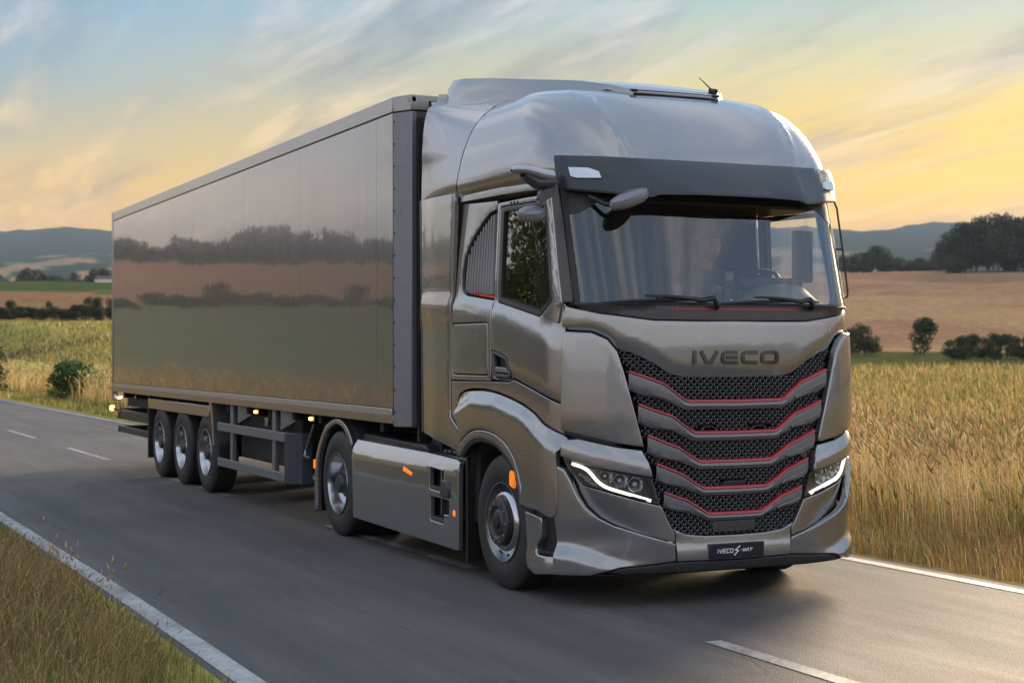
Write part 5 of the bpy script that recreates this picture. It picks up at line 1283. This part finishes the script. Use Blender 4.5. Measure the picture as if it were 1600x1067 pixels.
def linemat():
    m = bpy.data.materials.new('worn_white_line'); m.use_nodes = True; t = m.node_tree; b = NB(t); p = t.nodes['Principled BSDF']; co = b.n('ShaderNodeTexCoord').outputs['Object']
    n = b.n('ShaderNodeTexNoise', {0: co, 'Scale': 26.0, 'Detail': 6.0, 'Roughness': .75}); n2_ = b.n('ShaderNodeTexNoise', {0: co, 'Scale': 2.2, 'Detail': 4.0})
    v = b.m('ADD', b.m('MULTIPLY', n.outputs[0], .7), b.m('MULTIPLY', n2_.outputs[0], .5))
    c = b.ramp(v, [(.42, (.09, .085, .08)), (.52, (.26, .25, .245)), (.66, (.44, .43, .42)), (.8, (.56, .55, .54))]); t.links.new(c, p.inputs['Base Color']); p.inputs['Roughness'].default_value = .6
    bp = b.n('ShaderNodeBump', {'Height': n.outputs[0], 'Strength': .4, 'Distance': .005}); t.links.new(bp.outputs[0], p.inputs['Normal']); return m
LINE = linemat()
def fadedline():
    m = LINE.copy(); m.name = 'faded_white_line'; t = m.node_tree
    for n in t.nodes:
        if n.type == 'VALTORGB':
            for e, c in zip(n.color_ramp.elements, ((.05, .05, .05), (.10, .10, .10), (.30, .29, .29), (.42, .41, .40))): e.color = (*c, 1)
    return m
FLINE = fadedline()
MLINE = fadedline(); MLINE.name = 'worn_centre_dash'
for n_ in MLINE.node_tree.nodes:
    if n_.type == 'VALTORGB':
        for e, c in zip(n_.color_ramp.elements, ((.06, .058, .055), (.17, .165, .16), (.36, .35, .345), (.48, .47, .46))): e.color = (*c, 1)
strip('road_line', -150, 90, -3.93, -3.78, .008, LINE, 120, kind='structure')
strip('road_line', -150, 90, 2.07, 2.20, .008, LINE, 120, kind='structure')
for k in range(-18, 8):
    x0 = 2.5+7.2*k
    if k in (-2,): pass
    strip('road_dash', x0, x0+(3.9 if k >= 0 else 3.6), -.975-.06, -.975+.06, .008, MLINE if k >= 0 or k < -2 else FLINE, 8, kind='structure')

# ============================================================ GRASS
def blades(name, P, H, Wd, lean, leandir, col, heads=None, headlen=.05, headw=.008, headcol=None, segs=3, m=None):
    """every blade a bent tapering strip; an ear on the chosen ones"""
    N = len(P); face = rng.uniform(0, 2*np.pi, N); fx, fy = np.cos(face), np.sin(face); lx, ly = np.cos(leandir), np.sin(leandir)
    V = []
    for k in range(segs):
        t = k/segs; wv = Wd*(1-.65*t)*.5; cx_ = P[:, 0]+lx*lean*H*t*t; cy_ = P[:, 1]+ly*lean*H*t*t; cz = P[:, 2]+H*t*(1-.25*lean*t)
        V += [np.stack([cx_-fx*wv, cy_-fy*wv, cz], -1), np.stack([cx_+fx*wv, cy_+fy*wv, cz], -1)]
    tip = np.stack([P[:, 0]+lx*lean*H, P[:, 1]+ly*lean*H, P[:, 2]+H*(1-.25*lean)], -1); V.append(tip)
    nv = 2*segs+1; V = np.stack(V, 1).reshape(-1, 3); base = (np.arange(N)*nv)[:, None]
    tris = []
    for k in range(segs-1):
        a = 2*k; tris += [[a, a+1, a+3], [a, a+3, a+2]]
    tris.append([2*segs-2, 2*segs-1, 2*segs]); T_ = (base[:, :, None]+np.array(tris)[None]).reshape(-1, 3)
    C = np.repeat(col, nv, 0)
    if heads is not None and heads.any():
        hi = np.where(heads)[0]; n = len(hi); tp = tip[hi]; d = tip[hi]-V.reshape(N, nv, 3)[hi, 2*segs-2]; d = d/np.linalg.norm(d, axis=1)[:, None]
        L = headlen*rng.uniform(.6, 1.3, n)[:, None]; wv = headw*rng.uniform(.7, 1.3, n)[:, None]; a_ = np.stack([fx[hi], fy[hi], 0*fx[hi]], -1); b_ = np.cross(d, a_)
        HV = np.stack([tp-d*L*.3, tp+a_*wv+d*L*.15, tp+b_*wv+d*L*.15, tp-a_*wv+d*L*.15, tp-b_*wv+d*L*.15, tp+d*L], 1).reshape(-1, 3)
        ht = np.array([[0, 2, 1], [0, 3, 2], [0, 4, 3], [0, 1, 4], [5, 1, 2], [5, 2, 3], [5, 3, 4], [5, 4, 1]]); T2 = ((np.arange(n)*6)[:, None, None]+ht[None]).reshape(-1, 3)+len(V)
        V = np.r_[V, HV]; T_ = np.r_[T_, T2]; C = np.r_[C, np.repeat(headcol[hi] if headcol is not None else col[hi], 6, 0)]
    me = bpy.data.meshes.new(name); me.vertices.add(len(V)); me.vertices.foreach_set('co', V.astype(np.float32).ravel())
    me.loops.add(T_.size); me.loops.foreach_set('vertex_index', T_.astype(np.int32).ravel()); me.polygons.add(len(T_)); me.polygons.foreach_set('loop_start', np.arange(0, T_.size, 3, dtype=np.int32)); me.polygons.foreach_set('loop_total', np.full(len(T_), 3, np.int32))
    me.update(calc_edges=True)
    at = me.color_attributes.new('tint', 'FLOAT_COLOR', 'POINT'); at.data.foreach_set('color', np.c_[C, np.ones(len(C))].astype(np.float32).ravel())
    me.materials.append(m); return bpy.data.objects.new(name, me)
GRASSM = tintmat('dry_and_green_grass', rough=.6, amt=0, trans=.45, spec=.3)
PAL = np.array([(.62, .41, .16), (.74, .53, .25), (.46, .29, .11), (.36, .32, .09), (.12, .16, .036), (.085, .125, .028), (.26, .14, .075)])
def pick(N, w): w = np.array(w, float); i = rng.choice(len(PAL), N, p=w/w.sum()); return PAL[i]*rng.uniform(.75, 1.3, N)[:, None]
def polar(N, r0, r1, a0, a1, p=0.0):
    u = rng.uniform(0, 1, N); r = r0*(r1/r0)**u; A = np.radians(rng.uniform(a0, a1, N)); x = CX-r*np.cos(A); y = CY+r*np.sin(A); return x, y, r
# right: tall oat-like grass beyond the far edge
x, y, r = polar(150000, 11.5, 125, 12, 52); ro_ = roff(x); d = y-(2.45+ro_)
keep = (d > .02+.16*fbm(x/.5, y*0+1, 2, 99)); x, y, r, d = x[keep], y[keep], r[keep], d[keep]
n_ = len(x); patch = fbm(x/2.2, y/2.2, 3, 61); p2_ = fbm(x/7.0, y/5.0, 3, 67); u_ = rng.uniform(0, 1, n_)
oat = sst((d-1.6)/.8)*(1-sst((d-4.0-5*p2_)/3))*sst((patch-.37)/.08)*(.25+.75*sst((fbm(x/.75, y/.75, 2, 91)-.26)/.12))                    # the tall pale oats stand in loose drifts near the road
low = 1-sst((d-1.2)/1.4)
isoat = u_ < oat*.62
H = np.where(isoat, rng.uniform(.70, 1.20, n_)*(.80+.4*patch), np.where(d < 2.0, rng.uniform(.08, .26, n_), rng.uniform(.24, .46, n_)*(.7+.8*p2_)))
greeny = np.maximum(sst((p2_-.40)/.12), .8*sst((.34-fbm(x/1.1, y/1.1, 2, 95))/.08))
OAT = np.array([(.74, .56, .30), (.66, .46, .21), (.80, .66, .42), (.52, .35, .15)])
colo = OAT[rng.integers(0, 4, n_)]*rng.uniform(.75, 1.15, n_)[:, None]
colA = pick(n_, [2, 1.5, 2.5, 2, 1, .5, 1.6]); colB = pick(n_, [.8, .4, .8, 2.5, 3, 2.5, .5]); use = rng.uniform(0, 1, n_) < (.22+.55*greeny)
col = np.where(use[:, None], colB, colA); col = np.where((d < 2.2)[:, None], pick(n_, [1.5, 1, 3, 1.2, .8, .3, 3])*.8, col); col = np.where(isoat[:, None], colo, col)
Wd = np.maximum(.005, r*.00042)*rng.uniform(.8, 1.5, n_); z = hgt(x, y)
hd_ = isoat | ((d > 2) & (~use) & (rng.uniform(0, 1, n_) < .25))
g = blades('verge_grass', np.stack([x, y, z], -1), H, Wd*np.where(isoat, .7, 1.0), rng.uniform(.05, .6, n_), rng.normal(3.6, 1.3, n_), col, hd_, .13, .011, np.clip(col*1.15, 0, .85), 3, GRASSM)
link(g, None, kind='stuff', label='tall pale oat grass and green weeds growing beyond the far white edge line', category='grass')
# left, far: meadow verge beyond the bend, with pale feathery patches
x, y, r = polar(90000, 30, 150, 1.5, 16); d = y-(2.45+roff(x)); k = d > .1; x, y, r, d = x[k], y[k], r[k], d[k]
pch = fbm(x/7., y/3., 3, 71); low = d < 2.0; pale_ = (d > 2.2) & (d < 6.5) & (pch > .40)
H = np.where(low, rng.uniform(.08, .25, len(x)), np.where(pale_, rng.uniform(.55, 1.15, len(x)), rng.uniform(.2, .45, len(x))))
colp = pick(len(x), [2, 6, 1, .5, .2, .1, .3])*1.25; colg = pick(len(x), [1, 1, 1, 4, 3, 1.5, .3]); col = np.where((pale_ & (rng.uniform(0, 1, len(x)) < .85))[:, None], colp, colg)
Wd = np.maximum(.008, r*.00045)*rng.uniform(.8, 1.4, len(x))
g = blades('meadow_grass', np.stack([x, y, hgt(x, y)], -1), H, Wd, rng.uniform(.05, .5, len(x)), rng.uniform(0, 6.28, len(x)), col, pale_, .14, .02, np.clip(col*1.2, 0, .8), 2, GRASSM)
link(g, None, kind='stuff', label='pale feathery grass and green meadow beyond the road at the left edge', category='grass')
# near side verge: the foreground corner and on along the road (seen in the bodywork)
N = 70000; x = rng.uniform(-14, 6.5, N)*1.0; y = -4.02-np.abs(rng.normal(0, 1.0, N))*1.5-rng.uniform(0, .6, N)**2
x2 = rng.uniform(-70, -12, 26000); y2 = -4.1+roff(x2)-rng.uniform(0, 9, 26000)
x, y = np.r_[x, x2], np.r_[y, y2]; dcam = np.hypot(x-CX, y-CY); d = -4.0-y+roff(x)
k = (dcam > 3.2) & (d > 0); x, y, d, dcam = x[k], y[k], d[k], dcam[k]
pch = fbm(x/1.1, y/.9, 3, 81); gr = sst((pch-.38)/.14)
H = (.05+.16*rng.uniform(0, 1, len(x)))*(1-sst(d/.7))+sst(d/.7)*(.14+.30*rng.uniform(0, 1, len(x)))
H *= (.7+.7*(1-gr)); H = np.where(x < -12, H*2.2, H); H = np.minimum(H, .10+d*.55)
ca = pick(len(x), [1.6, .9, 3, .8, .4, .3, 5]); cb = pick(len(x), [.5, .3, .6, 2.5, 3, 2.5, .4]); use = rng.uniform(0, 1, len(x)) < .15+.75*gr; col = np.where(use[:, None], cb, ca)
Wd = np.maximum(.0022, dcam*.00042)*rng.uniform(.8, 1.6, len(x)); tallst = (rng.uniform(0, 1, len(x)) < .012) & (d > .25) & (x > -9); H = np.where(tallst, rng.uniform(.28, .46, len(x)), H)
g = blades('roadside_grass', np.stack([x, y, hgt(x, y)], -1), H, Wd, rng.uniform(.15, .8, len(x)), rng.normal(2.6, 1.0, len(x)), col, tallst | ((~use) & (rng.uniform(0, 1, len(x)) < .10)), .035, .0045, np.clip(col*1.3, 0, .5), 4, GRASSM)
link(g, None, kind='stuff', label='dry brown and green roadside grass in the near corner along the white line', category='grass')
# loose stalks leaning over the near edge line
x = rng.uniform(-3.2, 1.0, 26); y = -4.05-rng.uniform(0, .25, 26)
H = rng.uniform(.22, .42, 26)
g = blades('seed_stalks', np.stack([x, y, hgt(x, y)], -1), H, np.full(26, .0035), rng.uniform(.05, .3, 26), rng.uniform(0, 6.28, 26), pick(26, [3, 3, 1, 1, 0, 0, 0]), np.ones(26, bool), .045, .008, pick(26, [2, 4, 0, 0, 0, 0, 0]), 4, GRASSM)
link(g, None, kind='stuff', label='thin pale seed stalks standing up beside the near white line', category='grass')

# ============================================================ TREES
LEAFM = tintmat('dark_green_leaves', rough=.55, amt=0, trans=.3, spec=.3)
BARK = mat('bark', (.10, .075, .055), .9, noise_amt=.3)
def crown(name, Wc, Hc, z0, n, leaf, seed, tone=(.030, .050, .016), lobes=9, spread=1.0):
    g_ = np.random.default_rng(seed); L = []
    for k in range(lobes):
        th = g_.uniform(0, 2*np.pi); q = g_.uniform(0, 1)**.5; zz_ = g_.uniform(.12, .86)
        prof = math.sin(math.pi*min(1, zz_*.85+.18))**.7
        L.append((q*Wc*.34*prof*math.cos(th), q*Wc*.34*prof*math.sin(th), z0+Hc*zz_, Wc*g_.uniform(.17, .30)*spread, Hc*g_.uniform(.14, .24), g_.uniform(.7, 1.35)))
    L = np.array(L); i = g_.integers(0, lobes, n); v = g_.normal(size=(n, 3)); v /= np.linalg.norm(v, axis=1)[:, None]; rad = g_.uniform(.55, 1.08, n)**.6
    P = np.stack([L[i, 0]+v[:, 0]*L[i, 3]*rad, L[i, 1]+v[:, 1]*L[i, 3]*rad, L[i, 2]+v[:, 2]*L[i, 4]*rad], -1)
    P += g_.normal(0, leaf*.5, P.shape)
    nn = v+g_.normal(0, .6, (n, 3)); nn /= np.linalg.norm(nn, axis=1)[:, None]; a_ = np.cross(nn, g_.normal(size=(n, 3))); a_ /= np.linalg.norm(a_, axis=1)[:, None]; b_ = np.cross(nn, a_)
    s = leaf*g_.uniform(.6, 1.3, n)[:, None]
    V = np.stack([P-a_*s, P-b_*s*.55, P+a_*s, P+b_*s*.55], 1).reshape(-1, 3); q = np.arange(4*n, dtype=np.int32)
    me = bpy.data.meshes.new(name); me.vertices.add(4*n); me.vertices.foreach_set('co', V.astype(np.float32).ravel()); me.loops.add(4*n); me.loops.foreach_set('vertex_index', q)
    me.polygons.add(n); me.polygons.foreach_set('loop_start', q[::4]); me.polygons.foreach_set('loop_total', np.full(n, 4, np.int32)); me.update(calc_edges=True)
    C = np.array(tone)[None]*(L[i, 5]*g_.uniform(.6, 1.5, n))[:, None]; C[:, 0] *= g_.uniform(.8, 1.5, n); C = np.repeat(C, 4, 0)
    at = me.color_attributes.new('tint', 'FLOAT_COLOR', 'POINT'); at.data.foreach_set('color', np.c_[C, np.ones(len(C))].astype(np.float32).ravel()); me.materials.append(LEAFM); return me
def trunkmesh(h, r, seed):
    g_ = np.random.default_rng(seed); mb = MB(); top = Vector((g_.normal(0, .04)*h, g_.normal(0, .04)*h, h*.62)); mb.tube([(0, 0, -.3), (0, 0, h*.2), top*.6+Vector((0, 0, h*.05)), top], [r*1.3, r, r*.7, r*.3], 8)
    for k in range(6):
        th = k*2.4+g_.uniform(0, 1); z = h*g_.uniform(.2, .5); mb.tube([(0, 0, z), (math.cos(th)*h*.10, math.sin(th)*h*.10, z+h*.12), (math.cos(th)*h*.2, math.sin(th)*h*.2, z+h*.27)], [r*.5, r*.3, r*.1], 5)
    return mb.mesh('trunk', BARK, 60)
TV = []
for k in range(5): TV.append((trunkmesh(1.0, .025, 100+k), crown('crown', 1.0, .95, .03, 3800, .030, 200+k, (.030, .046, .016), 11)))
def tree(xy, h, wd, k, name, label, cat, group, crown_me=None, trunk_me=None, rz=None, zoff=0):
    x_, y_ = xy; z_ = float(hgt(x_, y_)); t_ = thing(name, label, cat, (x_, y_, z_+zoff), rz if rz is not None else random.uniform(0, 6.28), group)
    t_.scale = (wd, wd, h)
    for nm, me in (('trunk', trunk_me or TV[k % 5][0]), ('crown', crown_me or TV[k % 5][1])):
        o = bpy.data.objects.new(nm, me); link(o, t_)
    return t_
def atpx(px, Rr): A = YAW+math.atan((px-800)/2461.2); return (CX-Rr*math.cos(A), CY+Rr*math.sin(A))
# wood at the right of the ploughed field
wood = [(1492, 436, 11.5, 10), (1508, 444, 14, 11), (1526, 440, 15.5, 12), (1545, 450, 15, 11), (1560, 436, 15.5, 12), (1577, 447, 16, 12), (1593, 438, 15, 13), (1612, 446, 16, 12), (1632, 440, 15, 12), (1655, 450, 16, 13), (1520, 462, 13, 10), (1553, 466, 14, 11), (1585, 464, 15, 12), (1480, 448, 9, 8)]
for i, (px_, Rr, h, wd) in enumerate(wood): tree(atpx(px_, Rr), h, wd, i, 'broadleaf_tree', 'dark green broadleaf tree in the wood on the brown field, right edge', 'tree', 'trees of the wood at the edge of the brown field')
for i, px_ in enumerate((1322, 1334, 1347, 1360, 1372, 1382, 1392, 1402)): tree(atpx(px_, 492+7*(i % 3)), (6, 6.5, 7, 7.5, 9, 8.5, 7, 5)[i], 8, i+2, 'field_tree', 'small dark tree in the row on the skyline of the brown field beside the cab', 'tree', 'row of small trees on the crest of the brown field')
for i, px_ in enumerate((1416, 1428, 1441, 1455, 1468)): tree(atpx(px_, 500+6*(i % 2)), (3.6, 4.4, 5.0, 4.6, 5)[i], 8, i, 'crest_shrub', 'low dark shrub on the crest left of the wood', 'shrub', 'low shrubs between the tree row and the wood')
# shrubs in front of the brown field
BUSH = [crown('foliage', 1.0, .98, .02, 4200, .030, 300+k, (.034, .056, .016), 14, 1.15) for k in range(3)]
BT = trunkmesh(.6, .02, 55)
tree(atpx(1352, 150), 2.9, 3.2, 0, 'field_bush', 'spiky dark green bush close beside the cab in front of the brown field', 'bush', None, BUSH[0], BT)
tree(atpx(1333, 156), 2.3, 2.6, 0, 'field_bush', 'dark bush half hidden behind the cab corner, left of the spiky bush', 'bush', None, BUSH[1], BT)
tree(atpx(1444, 152), 3.4, 3.1, 0, 'field_bush', 'lone rounded dark green bush standing below the brown field', 'bush', None, BUSH[2], BT)
for i, px_ in enumerate((1488, 1504, 1520, 1538, 1556, 1574, 1592, 1610, 1628)): tree(atpx(px_, 139+(i % 3)*2), (1.7, 2.0, 2.1, 1.9, 2.2, 2.1, 2.0, 2.1, 2.0)[i], 1.9, i, 'hedge_shrub', 'dark shrub in the low hedge below the brown field at the right edge', 'shrub', 'shrubs of the low hedge below the brown field', BUSH[i % 3], BT)
# left: hedge, bush, trees
for i, px_ in enumerate(range(-24, 178, 11)): tree(atpx(px_+random.uniform(-3, 3), 158+random.uniform(-2, 2)), random.choice((1.2, 1.5, 1.8, 1.1, 2.2)), random.uniform(1.3, 1.9), i, 'hedge_shrub', 'dark shrub in the hedge between the yellow meadow and the stubble field, left', 'shrub', 'shrubs of the hedge behind the yellow meadow', BUSH[i % 3], BT)
BRIGHT = crown('foliage', 1.0, .98, .02, 6000, .035, 340, (.060, .110, .022), 16, 1.1)
tree(atpx(122, 62), 1.55, 2.3, 0, 'roadside_bush', 'bright green leafy bush beside the road at the rear of the trailer', 'bush', None, BRIGHT, BT)
tree(atpx(150, 66), 1.15, 1.8, 0, 'roadside_bush', 'smaller yellow-green bush between the leafy bush and the trailer', 'bush', None, crown('foliage', 1.0, .98, .02, 3500, .04, 341, (.11, .12, .03), 10, 1.1), BT)
tree(atpx(-14, 72), 2.0, 1.9, 0, 'roadside_bush', 'dark bush cut by the left edge of the picture', 'bush', None, BUSH[1], BT)
for i, px_ in enumerate((-30, -8, 6, 32, 40, 47, 54, 62, 71, 80, 92, 104, 118, 128, 146, 152, 160, 168, 176, 184)):
    tree(atpx(px_, 520+9*(i % 4)), (5, 6, 4.5, 4, 8, 9.5, 9, 10, 7, 6, 6.5, 5, 7.5, 4, 8.5, 10, 9, 8, 9, 8)[i]*.72, 6, i, 'distant_tree', 'small hazy tree in the line behind the green field, left', 'tree', 'tree line behind the green field')
# farm building among them
fb = thing('farm_building', 'small white farm building among the distant trees left of the trailer', 'building', (*atpx(164, 505), float(hgt(*atpx(164, 505)))), YAW-.3)
MB().box(-2, 2, -2.6, 2.6, -.5, 2.4).build('wall', mat('white_render', (.6, .58, .55), .8), fb)
MB().add([(-2.2, -2.8, 2.4), (2.2, -2.8, 2.4), (2.2, 2.8, 2.4), (-2.2, 2.8, 2.4), (0, -2.8, 3.4), (0, 2.8, 3.4)], [(0, 1, 4), (2, 3, 5), (1, 2, 5, 4), (3, 0, 4, 5), (0, 3, 2, 1)]).build('roof', mat('brown_roof', (.12, .07, .05), .8), fb)
# behind and beside the camera: what the bodywork mirrors
def atcam(A, Rr): A = R(A); return (CX-Rr*math.cos(A), CY+Rr*math.sin(A))
FINE = crown('crown', 1.0, .97, .02, 26000, .011, 800, (.045, .075, .020), 16, .95)
for i, (A, Rr, h, wd) in enumerate(((-14.7, 47, 10, 6), (-17.3, 45, 10, 7.5), (-20.5, 44, 10, 8), (-24.5, 42, 9, 8))): tree(atcam(A, Rr), h, wd, i, 'roadside_tree', 'leafy tree near the road, mirrored in the side window', 'tree', 'trees mirrored in the side window', FINE)
for i in range(34):
    A = R(-20+i*3.0+random.uniform(-1, 1)); Rr = random.uniform(85, 140); tree((Rr*math.cos(A), Rr*math.sin(A)), random.uniform(5, 10), random.uniform(11, 16), i, 'roadside_tree', 'tree ahead of the lorry, mirrored in its nose', 'tree', 'trees mirrored in the nose')
for i in range(62):
    A = -4-i*.52+random.uniform(-.15, .15); tree(atcam(A, 254+random.uniform(-8, 8)), random.choice((1.0, 1.3, 1.7, 2.0, 3.6)), random.uniform(4, 6), i, 'hedge_tree', 'hedgerow tree across the fields, mirrored in the trailer side', 'tree', 'hedgerow mirrored in the trailer', BUSH[i % 3], BT)
fc = []
g_ = np.random.default_rng(5); nT = 330; A = np.radians(g_.uniform(-42, -2, nT)); Rr = g_.uniform(590, 680, nT); tx = CX-Rr*np.cos(A); ty = CY+Rr*np.sin(A); tz = hgt(tx, ty)
base_me = crown('wood_mass', 1, .95, .02, 420, .075, 700, (.026, .038, .016), 8); n0 = len(base_me.vertices); bv = np.empty(n0*3, np.float32); base_me.vertices.foreach_get('co', bv); bv = bv.reshape(-1, 3)
s1 = g_.uniform(14, 22, nT); s2 = g_.uniform(6, 11, nT)*(1+.3*np.sin(A*40)); rz = g_.uniform(0, 6.28, nT)
AV = np.concatenate([np.stack([(bv[:, 0]*np.cos(q)-bv[:, 1]*np.sin(q))*a_+x_, (bv[:, 0]*np.sin(q)+bv[:, 1]*np.cos(q))*a_+y_, bv[:, 2]*b_+z_], -1) for q, a_, b_, x_, y_, z_ in zip(rz, s1, s2, tx, ty, tz)])
me = bpy.data.meshes.new('woodland'); n = len(AV)//4; me.vertices.add(len(AV)); me.vertices.foreach_set('co', AV.astype(np.float32).ravel()); me.loops.add(len(AV)); q = np.arange(len(AV), dtype=np.int32); me.loops.foreach_set('vertex_index', q)
me.polygons.add(n); me.polygons.foreach_set('loop_start', q[::4]); me.polygons.foreach_set('loop_total', np.full(n, 4, np.int32)); me.update(calc_edges=True)
at = me.color_attributes.new('tint', 'FLOAT_COLOR', 'POINT'); cc_ = np.tile(np.array([.026, .038, .016, 1], np.float32), (len(AV), 1)); cc_[:, :3] *= g_.uniform(.6, 1.4, (len(AV), 1)); at.data.foreach_set('color', cc_.astype(np.float32).ravel()); me.materials.append(LEAFM)
link(bpy.data.objects.new('woodland', me), None, kind='stuff', label='far wood on the hill, seen only as the dark band mirrored in the trailer', category='woodland')
ORD = ('first', 'second', 'third', 'fourth', 'fifth', 'sixth', 'seventh', 'eighth', 'ninth', 'tenth', 'eleventh', 'twelfth', 'thirteenth', 'fourteenth', 'fifteenth', 'sixteenth', 'seventeenth', 'eighteenth', 'nineteenth', 'twentieth', 'twenty-first')
def pxof(o):
    v = o.location-CAM; return v.dot(r2)/v.dot(fw)
for g_name, phr, cap in (('trees of the wood at the edge of the brown field', 'dark green broadleaf tree, %s from the left in the wood on the brown field', 99),
                    ('row of small trees on the crest of the brown field', 'small dark tree, %s from the cab in the row on the skyline', 99),
                    ('low shrubs between the tree row and the wood', 'low dark shrub, %s from the left between the tree row and the wood', 99),
                    ('shrubs of the low hedge below the brown field', 'dark shrub, %s from the left in the low hedge below the brown field', 99),
                    ('shrubs of the hedge behind the yellow meadow', 'dark shrub, %s from the left in the hedge behind the yellow meadow', 99),
                    ('tree line behind the green field', 'small hazy tree, %s from the left in the line behind the green field', 99)):
    mem = sorted([o for o in bpy.data.objects if o.get('group') == g_name and o.parent is None], key=pxof)
    for q_, o in enumerate(mem): o['label'] = phr % ORD[q_]
# ============================================================ AIR
hm = bpy.data.materials.new('evening_haze'); hm.use_nodes = True; t = hm.node_tree; t.nodes.clear(); b = NB(t)
pv = b.n('ShaderNodeVolumePrincipled', {'Color': (.50, .62, .82, 1), 'Density': .00013, 'Anisotropy': 0.0}); b.n('ShaderNodeOutputMaterial', {'Volume': pv.outputs[0]})
HZ = float(gz.max())+25
MB().box(CX-4400, CX+4400, CY-4400, CY+4400, float(gz.min())-2, HZ).build('haze', hm, None, kind='stuff')
bpy.data.objects['haze'].visible_shadow = True
